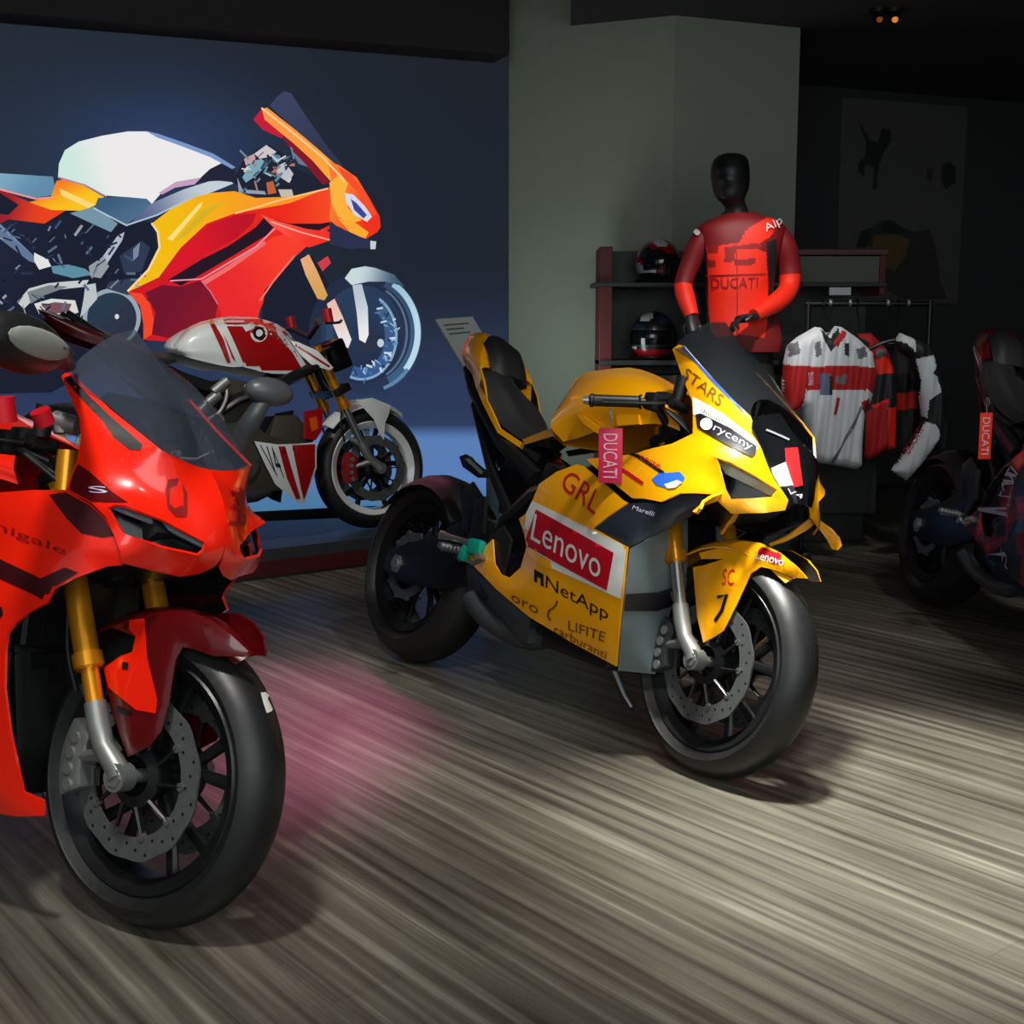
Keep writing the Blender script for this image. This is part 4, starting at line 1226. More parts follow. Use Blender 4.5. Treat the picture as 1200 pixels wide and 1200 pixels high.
# ------------------------------------------------------------------ the big screen and the picture it shows
def scr_mat():
    m = bpy.data.materials.new('screen_picture'); m.use_nodes = True
    nt = m.node_tree; b = nt.nodes['Principled BSDF']
    a = nt.nodes.new('ShaderNodeVertexColor'); a.layer_name = 'Col'
    nt.links.new(a.outputs['Color'], b.inputs['Emission Color'])
    b.inputs['Emission Strength'].default_value = 1.0
    b.inputs['Base Color'].default_value = (.004, .004, .004, 1); b.inputs['Roughness'].default_value = .8; b.inputs['Specular IOR Level'].default_value = .1
    return m
SCRM = scr_mat()
def smooth(t): t = max(0, min(1, t)); return t * t * (3 - 2 * t)
def bgcol(u, v):
    t = smooth(u / 600)
    top = [34 - 6 * t, 43 - 10 * t, 54 - 13 * t]
    mid = [37 - 9 * t, 48 - 13 * t, 64 - 18 * t]
    low = [44, 57, 90]
    s = smooth(v / 260); c = [a + (b - a) * s for a, b in zip(top, mid)]
    s = smooth((v - 300) / 190); c = [a + (b - a) * s for a, b in zip(c, low)]
    g = math.exp(-((u - 190) / 130) ** 2 - ((v - 175) / 70) ** 2); c = [a + (b - a) * g for a, b in zip(c, (46, 62, 100))]
    s = smooth((v - 496) / 16); c = [a + (b - a) * s for a, b in zip(c, (88, 124, 180))]
    s = smooth((v - 560) / 30); c = [a + (b - a) * s for a, b in zip(c, (72, 118, 156))]
    return c
def scr_obj(name, polys, off, parent, thick=0):
    bm = bmesh.new(); cl = bm.loops.layers.float_color.new('Col')
    for k, (pts, col, step) in enumerate(polys):
        V, T = tri_fill([(p[0], p[1]) for p in pts], (), step)
        vs = [bm.verts.new(wallray(v[0], v[1], off + .00002 * k)) for v in V]
        cs = []
        for v in V:
            c = col(v[0], v[1]) if callable(col) else col
            cs.append(lin(*c))
        for t in T:
            f = bm.faces.new([vs[i] for i in t])
            for lp, i in zip(f.loops, t): lp[cl] = cs[i]
    for f in bm.faces:
        if f.normal.dot(wn) < 0: f.normal_flip()
    return obj(name, bm, SCRM, parent, smooth=False)
scr = thing('video_wall', 'huge lit screen on the back wall showing a red and orange sports bike', 'screen', sL)
scr.location = (0, 0, 0)
bm = bmesh.new(); slab(bm, sL, sR, .10, zt + .05, .10, wn); obj('screen_housing', bm, BLACK, scr, smooth=False)
# backdrop, graded like the photo
o_ = wallray(-420, 300)
bg = [([(-420, -30), (0, 13), (595.5, 62.5), (595.5, 586), (377, 595.5), (0, 615), (-420, 640)], bgcol, 16)]
scr_obj('screen_backdrop', bg, .004, scr)
def gr(c0, c1, a, b):
    dx, dy = b[0] - a[0], b[1] - a[1]; q = dx * dx + dy * dy
    return lambda u, v: [x + (y - x) * smooth(((u - a[0]) * dx + (v - a[1]) * dy) / q) for x, y in zip(c0, c1)]
def ell(cx, cy, rx, ry, n=40, a0=0, a1=360):
    return [(cx + rx * cos(rad(a0 + (a1 - a0) * k / n)), cy + ry * sin(rad(a0 + (a1 - a0) * k / n))) for k in range(n + (a1 - a0 < 360))]
def arc(cx, cy, rx, ry, w, a0, a1, n=24):
    return ell(cx, cy, rx, ry, n, a0, a1) + ell(cx, cy, rx - w, ry - w, n, a0, a1)[::-1]
I = []
def ip(pts, col, step=12): I.append((pts, col, step))
DK = (26, 31, 48)
# engine bay and chassis
ip([(-420, 250), (-200, 235), (0, 240), (60, 246), (115, 240), (180, 262), (186, 300), (160, 342), (172, 400), (60, 460), (-420, 470)], gr((36, 46, 66), DK, (-100, 250), (80, 330)))
ip([(-420, 262), (-100, 250), (0, 262), (42, 302), (36, 306), (0, 276), (-100, 262), (-420, 280)], (108, 132, 164))
ip([(0, 268), (40, 300), (58, 304), (52, 312), (34, 306), (0, 280)], (96, 118, 148))
ip([(40, 296), (56, 304), (60, 312), (46, 316), (40, 306)], (226, 226, 226))
ip([(60, 312), (80, 310), (100, 315), (108, 322), (86, 326), (62, 320)], (92, 140, 160))
ip([(112, 310), (124, 302), (120, 316), (110, 318)], (196, 200, 206))
ip([(118, 304), (138, 276), (146, 272), (143, 282), (126, 308)], (176, 186, 198))
ip([(104, 312), (122, 300), (128, 312), (118, 326), (106, 324)], (148, 156, 160))
ip([(20, 354), (34, 338), (56, 332), (76, 330), (104, 328), (100, 336), (62, 340), (40, 350), (28, 362)], (196, 202, 202))
ip([(32, 342), (58, 334), (80, 336), (52, 346), (36, 356)], (120, 128, 130))
ip([(40, 356), (60, 350), (88, 352), (92, 366), (70, 374), (46, 368)], (214, 216, 210))
ip([(48, 358), (64, 354), (84, 356), (80, 366), (60, 368)], (120, 80, 86))
ip(ell(131, 372, 34, 34), (150, 166, 176)); ip(ell(131, 373, 29, 30), gr((40, 58, 78), (44, 48, 66), (110, 350), (150, 395))); ip(ell(137, 371, 2.5, 3), (210, 214, 220), 4)
ip([(100, 334), (112, 332), (114, 350), (100, 366), (94, 372), (98, 350)], (186, 194, 196))
ip([(128, 330), (156, 326), (166, 340), (150, 346), (124, 338)], (52, 62, 84))
ip([(140, 300), (166, 282), (176, 290), (166, 318), (146, 322)], (46, 58, 82)); ip([(156, 292), (164, 284), (162, 300), (156, 306)], (120, 134, 158), 6)
# seat, tail
ip([(-420, 150), (-200, 190), (-60, 203), (0, 203), (62, 207), (66, 228), (40, 232), (0, 222), (-200, 208), (-420, 180)], gr((124, 170, 192), (96, 140, 170), (0, 200), (40, 232)))
ip([(-300, 206), (0, 222), (42, 240), (78, 246), (52, 262), (10, 257), (0, 262), (-300, 240)], gr((150, 30, 44), (232, 66, 30), (0, 240), (50, 250)))
ip([(0, 226), (22, 240), (10, 252), (-40, 246), (-80, 228)], DK)
ip([(66, 212), (82, 208), (122, 231), (116, 239), (95, 247), (60, 246), (34, 237), (60, 230)], gr((244, 120, 40), (250, 196, 30), (70, 210), (84, 240)))
ip([(70, 221), (112, 240), (104, 244), (72, 229)], (250, 216, 120))
# tank
ip([(115, 232), (172, 228), (180, 240), (147, 264), (110, 245)], gr((60, 92, 124), (78, 110, 142), (130, 230), (150, 262)))
ip([(82, 250), (110, 242), (138, 262), (130, 272), (108, 262)], (116, 148, 166))
ip([(178, 238), (215, 222), (250, 211), (276, 214), (222, 236), (182, 252), (150, 264)], gr((88, 100, 140), (196, 206, 214), (160, 258), (240, 216)))
ip([(228, 214), (240, 200), (262, 189), (276, 200), (280, 212), (252, 212)], (34, 36, 56))
ip([(68, 208), (69, 192), (76, 176), (92, 166), (120, 159), (150, 154), (170, 154), (186, 158), (215, 168), (248, 181), (262, 190), (246, 198), (232, 211), (205, 219), (190, 225), (178, 239), (172, 233), (150, 231), (122, 229), (100, 216)], gr((206, 232, 222), (236, 234, 234), (84, 206), (130, 190)), 9)
ip([(186, 226), (206, 213), (236, 208), (228, 216), (205, 220), (190, 228)], (196, 160, 190))
ip([(170, 153), (186, 157), (215, 167), (250, 180), (276, 196), (272, 198), (246, 184), (212, 171), (184, 161)], (120, 150, 200))
# bars
ip([(272, 214), (284, 190), (300, 176), (314, 170), (330, 178), (346, 196), (372, 210), (384, 222), (340, 232), (300, 230)], (30, 34, 50))
for q, c in (([(284, 208), (294, 190), (306, 186), (314, 192), (300, 206), (288, 214)], (120, 168, 184)), ([(298, 180), (312, 170), (324, 178), (316, 184), (304, 186)], (206, 196, 200)), ([(286, 186), (298, 180), (300, 188), (288, 194)], (190, 160, 164)),
             ([(322, 196), (334, 190), (344, 204), (338, 214), (326, 206)], (186, 192, 196)), ([(278, 208), (284, 222), (310, 224), (312, 228), (280, 226)], (146, 160, 176)), ([(312, 214), (320, 212), (324, 226), (314, 228)], (190, 96, 60)),
             ([(326, 222), (342, 222), (344, 230), (330, 232)], (196, 190, 170)), ([(342, 178), (358, 184), (362, 196), (350, 192)], (104, 118, 140)), ([(318, 180), (328, 182), (330, 190), (320, 190)], (90, 130, 160))):
    ip(q, c, 6)
# fairing
ip([(150, 342), (185, 325), (210, 290), (240, 262), (275, 248), (330, 232), (384, 222), (390, 245), (386, 268), (366, 284), (345, 300), (320, 330), (305, 350), (303, 372), (288, 384), (220, 402), (168, 398), (178, 375), (174, 350)], gr((206, 26, 36), (236, 44, 30), (190, 330), (370, 250)))
ip([(178, 262), (200, 245), (222, 232), (248, 226), (275, 224), (300, 232), (352, 230), (386, 220), (384, 228), (330, 240), (275, 250), (242, 262), (212, 290), (186, 325), (150, 342), (174, 316), (187, 290), (185, 272)], gr((242, 188, 16), (250, 150, 40), (190, 280), (340, 234)))
ip([(196, 280), (232, 240), (238, 236), (236, 242), (202, 282)], (250, 222, 130)); ip([(204, 284), (238, 246), (266, 234), (250, 246), (218, 276)], (214, 178, 40))
ip([(212, 292), (244, 264), (276, 252), (300, 250), (296, 262), (276, 280), (240, 298), (204, 318), (192, 324)], gr((216, 24, 40), (190, 20, 40), (220, 290), (290, 262)))
ip([(197, 328), (236, 304), (268, 288), (300, 266), (310, 254), (324, 262), (312, 276), (266, 304), (228, 326), (212, 335)], (36, 22, 36))
ip([(170, 343), (190, 334), (212, 336), (236, 328), (246, 340), (255, 356), (252, 376), (206, 398), (178, 392), (182, 366)], gr((112, 20, 44), (132, 22, 40), (190, 350), (245, 380)))
ip([(236, 328), (264, 312), (320, 278), (368, 266), (386, 272), (360, 288), (340, 306), (318, 332), (305, 362), (300, 380), (262, 378), (255, 355)], gr((232, 40, 44), (248, 62, 44), (260, 340), (340, 290)))
ip([(150, 342), (166, 344), (176, 356), (180, 374), (178, 392), (168, 398), (168, 380), (164, 358)], (242, 70, 44))
ip([(236, 330), (266, 312), (310, 282), (312, 286), (268, 317), (240, 334)], (236, 110, 110))
ip([(320, 256), (352, 258), (388, 254), (386, 264), (374, 270), (330, 270)], (40, 20, 32))
ip([(305, 251), (322, 258), (358, 268), (388, 272), (386, 282), (362, 290), (340, 280), (318, 264)], gr((252, 90, 80), (244, 50, 36), (310, 255), (380, 282)))
# nose and screen
ip([(305, 250), (345, 236), (387, 219), (398, 240), (398, 258), (376, 262), (340, 262), (316, 256)], gr((236, 40, 26), (246, 74, 36), (320, 250), (392, 240)))
ip([(316, 124), (324, 114), (333, 107), (341, 109), (352, 126), (366, 147), (384, 172), (402, 194), (395, 196), (370, 172), (344, 150)], gr((58, 66, 96), (46, 54, 80), (330, 110), (390, 190)))
ip([(297, 140), (307, 127), (313, 138), (336, 160), (330, 162), (308, 152)], (196, 30, 56))
ip([(330, 158), (352, 168), (372, 190), (386, 214), (378, 216), (356, 190), (338, 172)], (130, 24, 40))
ip([(307, 128), (313, 126), (328, 138), (346, 152), (372, 174), (390, 190), (410, 206), (424, 222), (432, 240), (418, 234), (402, 222), (387, 212), (366, 188), (344, 168), (322, 150), (310, 140)], gr((252, 150, 70), (250, 170, 50), (320, 140), (420, 225)))
ip([(384, 188), (398, 194), (418, 208), (434, 234), (445, 254), (446, 266), (442, 272), (429, 280), (410, 272), (396, 266), (386, 258), (387, 240), (392, 226), (388, 210)], gr((250, 120, 50), (240, 48, 28), (396, 230), (440, 250)))
ip([(386, 214), (396, 206), (408, 214), (404, 228), (408, 244), (424, 258), (412, 262), (396, 254), (388, 238)], (252, 178, 60))
ip([(396, 196), (412, 204), (430, 230), (442, 252), (436, 252), (420, 226), (404, 210)], (244, 80, 40))
ip([(404, 226), (414, 228), (428, 242), (436, 254), (430, 260), (416, 252), (406, 238)], (214, 216, 232), 6)
ip([(411, 233), (418, 238), (430, 252), (426, 256), (415, 246)], (60, 70, 150), 5)
ip([(396, 256), (412, 258), (432, 272), (428, 280), (410, 272)], (252, 170, 50), 8)
ip([(386, 262), (398, 266), (412, 274), (430, 280), (440, 284), (436, 290), (410, 292), (386, 286)], (42, 48, 76))
ip([(434, 282), (441, 283), (440, 292), (434, 292)], (196, 206, 206), 5)
# fork, wheel
ip([(310, 340), (330, 318), (352, 300), (366, 300), (384, 330), (398, 360), (404, 400), (380, 420), (330, 420), (306, 384)], DK)
ip(ell(428, 390, 66, 72), gr((34, 44, 66), (40, 52, 78), (400, 340), (460, 440)))
ip(ell(424, 392, 48, 58), gr((40, 60, 88), (34, 46, 72), (400, 350), (440, 440)))
ip(arc(428, 390, 66, 72, 13, -66, 62), gr((52, 74, 104), (60, 92, 128), (440, 340), (480, 420)), 5)
ip(arc(428, 390, 65, 71, 7, -58, 40), gr((150, 190, 214), (186, 216, 232), (450, 330), (494, 385)), 5)
ip(arc(428, 390, 65, 71, 4, 38, 70), (90, 132, 172), 5)
ip(arc(428, 390, 50, 58, 2.5, -60, 60), (86, 108, 134), 5)
ip(arc(424, 394, 42, 52, 15, -50, 110), gr((62, 92, 132), (54, 88, 140), (440, 360), (440, 440)), 5)
ip(arc(424, 394, 42, 52, 3, -60, 110), (128, 164, 196), 5)
ip(arc(424, 394, 42, 52, 8, 130, 220), (50, 70, 100), 5)
rnd = random.Random(5)
def stroke(x, y, L, a, w, c): 
    dx, dy = cos(a) * L / 2, sin(a) * L / 2; nx, ny = -sin(a) * w / 2, cos(a) * w / 2
    ip([(x - dx - nx, y - dy - ny), (x + dx - nx, y + dy - ny), (x + dx + nx, y + dy + ny), (x - dx + nx, y - dy + ny)], c, 30)
for k in range(46):
    a = rnd.uniform(-.9, 1.9); r = rnd.uniform(28, 42)
    b = rnd.choice([(150, 190, 216), (96, 140, 190), (200, 214, 224), (70, 110, 170), (36, 46, 74)])
    stroke(424 + r * cos(a), 394 + 1.24 * r * sin(a), rnd.uniform(3, 8), a + rnd.uniform(-1, 1), rnd.uniform(1, 2.6), b)
ip(ell(432, 398, 14, 14, 24), (44, 48, 70), 8); ip(ell(446, 402, 4, 5, 12), (190, 206, 220), 4)
ip([(404, 326), (412, 315), (428, 312), (440, 314), (462, 322), (474, 336), (452, 330), (432, 330), (412, 334)], gr((200, 216, 220), (60, 84, 110), (420, 318), (470, 330)), 6)
ip([(413, 334), (424, 333), (431, 360), (432, 392), (428, 402), (421, 398), (418, 366)], gr((184, 196, 208), (236, 236, 236), (418, 340), (428, 400)), 6)
ip([(352, 304), (362, 298), (372, 318), (384, 346), (380, 352), (372, 350), (358, 322)], gr((230, 170, 120), (214, 160, 84), (356, 304), (378, 350)), 6)
ip([(383, 356), (392, 350), (402, 372), (412, 398), (408, 408), (400, 404), (390, 380)], gr((236, 190, 170), (232, 226, 226), (386, 360), (406, 402)), 6)
ip([(372, 308), (384, 300), (388, 308), (378, 318)], (206, 60, 70), 6)
for k in range(170):       # pipes, bolts and glints of the engine and the controls
    if k < 130:
        x, y = rnd.uniform(-60, 168), rnd.uniform(262, 372)
        if (x - 131) ** 2 + (y - 372) ** 2 < 36 ** 2 or (x > 120 and y < 275) or x > 190 - (y - 262) * .25: continue
        b = rnd.choice([(60, 78, 108), (40, 50, 72), (92, 112, 138), (120, 132, 146), (150, 158, 164), (20, 24, 38), (30, 36, 56), (84, 108, 128), (22, 28, 44), (46, 60, 84)])
    else:
        x, y = rnd.uniform(282, 346), rnd.uniform(178, 226)
        b = rnd.choice([(120, 140, 156), (206, 204, 206), (34, 40, 58), (96, 136, 160), (170, 120, 110), (60, 70, 92)])
    stroke(x, y, rnd.uniform(4, 15), rnd.choice([.2, -.6, 1.1, -.9, 2.2, .6]) + rnd.uniform(-.25, .25), rnd.uniform(1.0, 3.2), b)
def edge(pts, w, c):
    for p, q in zip(pts, pts[1:]):
        stroke((p[0] + q[0]) / 2, (p[1] + q[1]) / 2, math.hypot(q[0] - p[0], q[1] - p[1]) + w * .6, math.atan2(q[1] - p[1], q[0] - p[0]), w, c)
edge([(150, 341), (174, 316), (187, 290), (185, 272), (178, 262)], 2.4, (250, 214, 160))
edge([(-60, 214), (0, 222), (42, 233), (62, 231)], 2, (240, 150, 150))
edge([(200, 329), (236, 327), (300, 289), (322, 268)], 1.6, (236, 150, 170))
edge([(236, 329), (246, 341), (255, 356)], 1.4, (210, 110, 130))
edge([(276, 250), (330, 234), (384, 221)], 2, (255, 196, 130))
edge([(307, 127), (344, 156), (380, 186), (404, 212)], 2.2, (255, 208, 140))
edge([(318, 260), (352, 272), (386, 281)], 1.6, (255, 170, 150))
edge([(345, 300), (320, 330), (305, 352)], 2, (255, 120, 100))
edge([(110, 244), (148, 264), (184, 252), (236, 226)], 1.8, (176, 196, 214))
edge([(69, 208), (100, 217), (124, 230)], 1.8, (180, 130, 170))
scr_obj('displayed_motorcycle', I, .0046, scr)
# ------------------------------------------------------------------ mannequin
YM_ = 6.5
mq = thing('mannequin', 'black faceless mannequin in a red riding jacket behind the yellow bike', 'mannequin', (wpt(866, 300, YM_).x, YM_, .2))
mqI = Matrix.Translation(-Vector(mq.location))
PJ_BLACK = mat('mannequin_black', (30, 31, 33), .42)
JRED = mat('jacket_red', (250, 42, 12), .6, bump=.2, scale=50)
JDRED = mat('jacket_dark_red', (122, 14, 20), .6, bump=.2, scale=50)
JBLK = mat('jacket_black', (30, 24, 26), .65, bump=.2, scale=50)
JMID = mat('jacket_lettering', (150, 12, 10), .6)
def rings(rows, Y, n=28, sup=2.0):
    """rows (v, u_left, u_right, half_depth[, dy]) -> rings of world points"""
    out = []
    for r in rows:
        v, ul, ur, dp = r[:4]; dy = r[4] if len(r) > 4 else 0
        c = (wpt(ul, v, Y) + wpt(ur, v, Y)) / 2; hw = (wpt(ur, v, Y).x - wpt(ul, v, Y).x) / 2
        ring = []
        for k in range(n):
            a = 2 * PI * k / n
            ca, sa = cos(a), sin(a)
            ring.append(c + Vector((hw * math.copysign(abs(ca) ** (2 / sup), ca), dy + dp * math.copysign(abs(sa) ** (2 / sup), sa), 0)))
        out.append(ring)
    return out
def ring_mesh(R, cap=True):
    n = len(R[0]); V = [p for r in R for p in r]
    F = grid_faces(len(R), n, True)
    if cap: F += [tuple(range(n)), tuple(range(len(V) - 1, len(V) - n - 1, -1))]
    return V, F
def add(bm, V, F, mi=0):
    vs = [bm.verts.new(v) for v in V]
    for f in F: bm.faces.new([vs[i] for i in f]).material_index = mi
    bmesh.ops.recalc_face_normals(bm, faces=bm.faces[:])
def local(bm, parent):
    m = Matrix.Translation(-Vector(parent.location))
    for v in bm.verts: v.co = m @ v.co
    return bm
def toscreen(p):
    d = p - Vector((0, 0, CH)); zc_ = d.y * cos(TH) - d.z * sin(TH); yc = d.y * sin(TH) + d.z * cos(TH)
    return (600 + FPX * d.x / zc_, 600 - FPX * yc / zc_)
def smoothrows(rows, n): return [tuple(r) for r in spline(rows, n)]
head = smoothrows([(180, 851, 861, .03, .0), (182, 843, 870, .07, .0), (188, 836, 876, .105, .0), (200, 833, 878, .118, .0), (213, 834, 878, .115, .0), (224, 836, 876, .105, -.005), (233, 840, 872, .085, -.01), (238, 846, 873, .07, .0), (244, 850, 876, .062, .01), (252, 848, 880, .065, .015), (258, 836, 892, .075, .015)], 34)
bm = bmesh.new(); add(bm, *ring_mesh(rings(head, YM_, 28)))
for v in bm.verts:      # brow, nose and chin on the side the head looks to
    d = Vector((-.45, -.9, 0)).normalized()
    q = v.co - wpt(856, 210, YM_)
    t = max(0, Vector((q.x, q.y, 0)).normalized().dot(d)) ** 6 if abs(q.x) + abs(q.y) > .01 else 0
    v.co += d * t * (.018 * math.exp(-((q.z + .01) / .022) ** 2) + .008 * math.exp(-((q.z - .035) / .02) ** 2) + .012 * math.exp(-((q.z + .10) / .025) ** 2) - .006 * math.exp(-((q.z - .012) / .012) ** 2))
# trunk, hips and two legs grown as one tapering figure
trunk = smoothrows([(256, 846, 884, .07, .01), (266, 828, 908, .10, .01), (300, 832, 902, .105, .01), (350, 836, 896, .10, .01), (392, 838, 900, .105, .01), (420, 836, 902, .11, .01), (440, 838, 900, .10, .01)], 16)
add(bm, *ring_mesh(rings(trunk, YM_ + .02, 24)))
for s, uc in ((-1, 852), (1, 886)):
    c = lambda v, du, r: (v, uc + s * du - r, uc + s * du + r)
    leg = smoothrows([c(418, 0, 19) + (.10, .01), c(470, 3, 17) + (.085, .0), c(520, 5, 13) + (.065, .0), c(560, 6, 12.5) + (.06, .015), c(598, 7, 9) + (.045, .02), c(607, 7, 9) + (.05, .0)], 14)
    add(bm, *ring_mesh(rings(leg, YM_ + .02, 18)))
    f = wpt(uc + s * 7, 608, YM_); ball(bm, (f.x, YM_ - .06, .225), (.045, .13, .035), 14, 8)
obj('mannequin_body', local(bm, mq), PJ_BLACK, mq)
# trousers over the legs
bm = bmesh.new()
hip = smoothrows([(384, 833, 905, .115, .01), (400, 832, 906, .12, .01), (430, 832, 906, .12, .01), (442, 836, 902, .11, .01)], 8)
add(bm, *ring_mesh(rings(hip, YM_ + .02, 24)))
for s, uc in ((-1, 852), (1, 886)):
    c = lambda v, du, r: (v, uc + s * du - r, uc + s * du + r)
    leg = smoothrows([c(425, 0, 21) + (.112, .01), c(470, 3, 19) + (.095, .0), c(520, 5, 15.5) + (.078, .0), c(560, 6, 14.5) + (.072, .015), c(594, 7, 12) + (.06, .02)], 14)
    add(bm, *ring_mesh(rings(leg, YM_ + .02, 18)))
obj('trousers', local(bm, mq), mat('black_trousers', (24, 25, 27), .7), mq, 'black riding trousers')
torso = smoothrows([(250, 850, 886, .07, .012), (254, 840, 898, .09, .012), (260, 826, 914, .112, .012), (268, 818, 921, .125, .01), (282, 819, 919, .135, .008), (305, 824, 911, .14, .005), (335, 827, 906, .138, .0), (362, 828, 908, .13, .0), (385, 829, 914, .135, .0), (400, 834, 916, .135, .0), (412, 846, 914, .13, .0)], 30)
V, F = ring_mesh(rings(spline(torso, 170), YM_, 150, 2.3), False)
jk = Panel(WORLD, V=V, T=F, thick=0)
jk_paint = [([(826, 264), (846, 258), (862, 262), (868, 274), (858, 286), (832, 290), (822, 282)], 1),
            ([(828, 290), (868, 284), (880, 278), (900, 262), (912, 262), (904, 276), (884, 290), (898, 296), (900, 330), (900, 372), (896, 396), (868, 392), (838, 396), (829, 380), (830, 340), (829, 310)], 0),
            ([(876, 268), (900, 254), (914, 258), (906, 272), (884, 290), (866, 284)], 0),
            ([(822, 284), (829, 294), (829, 350), (833, 390), (826, 372), (822, 330)], 2),
            ([(898, 284), (910, 280), (911, 340), (906, 380), (899, 376), (901, 330)], 2)]
for q in ([(828, 287), (842, 287), (841, 296), (830, 297)], [(828, 304), (838, 305), (839, 313), (830, 314)],
          [(849, 290), (884, 285), (894, 287), (893, 291), (862, 292), (861, 306), (849, 308)], [(860, 304), (885, 303), (884, 310), (860, 311)]): jk_paint.append((q, 3))
jk.text('DUCATI', [(834, 326), (888, 325), (887, 337), (835, 338)], 3, 4)
jk.line([(828, 323), (896, 321)], 1.2, 3, 4); jk.line([(862, 276), (864, 330), (864, 392)], .9, 3, 5)
bm = bmesh.new(); shell(bm, V, F, .004, 1)
bm.faces.ensure_lookup_table()
for fc in bm.faces:
    q = toscreen(fc.calc_center_median())
    if fc.normal.y > .15: continue
    for poly, mi in jk_paint:
        if inpoly(q[0], q[1], poly): fc.material_index = mi
for DV, T, mi, sh in jk.dec:
    vv = [bm.verts.new(q) for q in DV]
    for t in T:
        try: bm.faces.new([vv[i] for i in t]).material_index = mi
        except ValueError: pass
WHT_T = mat('white_lettering', (220, 214, 206), .6)
JM = [JRED, JDRED, JBLK, JMID, WHT_T]
def sleeve(bm, pts, rad_, mi):
    P_ = spline(pts, 22); Rr = [q[0] for q in spline([(r,) for r in rad_], 22)]
    m_ = [mi[min(int(k / 22 * len(mi)), len(mi) - 1)] for k in range(22)]
    tube(bm, P_, Rr, 18, m_)
W3 = lambda u, v, dy=0.0: wpt(u, v, YM_ + dy)
sleeve(bm, [W3(833, 272), W3(820, 285), W3(809, 310, .01), W3(801, 333, .0), W3(804, 350, -.04), W3(811, 371, -.09)], [.050, .055, .050, .046, .046, .034], [1, 1, 1, 1, 0, 0, 0])
sleeve(bm, [W3(906, 270), W3(919, 287), W3(925, 312, .02), W3(924, 338, .0), W3(910, 354, -.10), W3(884, 370, -.20)], [.052, .057, .055, .050, .047, .034], [1, 1, 1, 0, 0, 0, 0])
# white marks on the shoulders
jkt = obj('riding_jacket', local(bm, mq), JM, mq, 'red riding jacket with block lettering')
sh = Panel(WORLD, V=[Vector(v.co) + Vector(mq.location) for v in jkt.data.vertices], T=[tuple(p.vertices) for p in jkt.data.polygons], thick=0)
sh.text('Alpi', [(893, 265), (915, 254), (919, 264), (898, 275)], 4, 9)
sh.ring((818, 274), 3, 4, 9, 10)
for DV, T, mi, q_ in sh.dec:
    bm = bmesh.new()
    vv = [bm.verts.new(q) for q in DV]
    for t in T:
        try: bm.faces.new([vv[i] for i in t])
        except ValueError: pass
    obj('shoulder_badge', local(bm, mq), WHT_T, jkt, 'white shoulder badge', smooth=False)
bm = bmesh.new()
cc = W3(867, 252, .01)
tube(bm, [cc + Vector((.082 * cos(rad(a)), .078 * sin(rad(a)), .010 * sin(rad(a)) - .022 * max(0, -sin(rad(a))) ** 4)) for a in range(0, 361, 12)], .011, 8, cap=False)
obj('collar', local(bm, mq), JBLK, jkt)
def hand(bm, c, d, up, side):
    """small gloved hand: palm, four curled fingers, thumb"""
    d = d.normalized(); sd = d.cross(up).normalized() * side; up = sd.cross(d).normalized() * side
    tube(bm, [c - d * .03, c + d * .0, c + d * .05, c + d * .085], [.026, .034, .042, .036], 10, flat=.5)
    for k, L_ in enumerate((.07, .08, .075, .058)):
        b = c + d * .082 + sd * (.030 - .020 * k)
        tube(bm, [b - d * .02, b, b + d * L_ * .45 - up * .008, b + d * L_ * .75 - up * .030, b + d * L_ * .72 - up * .052], [.010, .0098, .0092, .0084, .0065], 8)
    b = c + d * .015 + sd * .034
    tube(bm, [b - sd * .012, b + sd * .012 + d * .02, b + sd * .018 + d * .05 - up * .012, b + sd * .008 + d * .07 - up * .02], [.012, .0115, .010, .008], 8)
for c, d, sd in ((W3(811, 372, -.10), Vector((.12, -.45, -.8)), 1), (W3(882, 371, -.21), Vector((-.75, -.45, -.15)), -1)):
    bm = bmesh.new(); hand(bm, c, d, Vector((-.3, .2, 1)), sd); obj('hand', local(bm, mq), PJ_BLACK, mq)
bm = bmesh.new(); box(bm, (mq.location.x, YM_, .092), (.50, .50, .184), None, 0, .01)
tag(obj('mannequin_plinth', bm, BLACK), 'black plinth under the mannequin in the red jacket', 'plinth')

# ------------------------------------------------------------------ shelf unit, helmets
YS = 7.0
SHB = mat('shelf_black', (36, 37, 38), .55); SHR = mat('shelf_red', (88, 12, 20), .6); SHG = mat('header_grey', (92, 94, 86), .6)
X = lambda u, Y=YS: wpt(u, 400, Y).x
Z = lambda v, Y=YS: wpt(800, v, Y).z
sf = thing('display_shelf', 'black display shelf with red side panels behind the mannequin', 'shelf', (X(870), YS, 0))
def part(name, boxes, m, label=None, parent=None, bev=.004):
    bm = bmesh.new()
    for (x0, x1, y0, y1, z0, z1) in boxes: box(bm, ((x0 + x1) / 2, (y0 + y1) / 2, (z0 + z1) / 2), (x1 - x0, y1 - y0, z1 - z0), None, 0, bev)
    return obj(name, local(bm, parent or sf), m, parent or sf, label, smooth=False)
yb = YS + .34
part('back_panel', [(X(704), X(1034), yb, yb + .02, .2, Z(290))], SHB)
part('side_panel', [(X(702), X(717), YS, yb, .2, Z(289))], SHR, 'red side panel')
part('side_panel', [(X(1028), X(1035), YS, yb, Z(345), Z(292))], SHR, 'red side panel')
part('shelf_board', [(X(695), X(1035), YS - .03, yb, Z(336), Z(331))], SHB)
part('shelf_board', [(X(702), X(940), YS - .02, yb, Z(428), Z(422))], SHB)
part('top_board', [(X(928), X(1036), YS - .02, yb, Z(299), Z(292))], mat('shelf_dim_red', (84, 30, 32), .5), 'dim red top board')
part('header_panel', [(X(928), X(1028), YS + .01, YS + .03, Z(331), Z(300))], SHG, 'grey header panel')
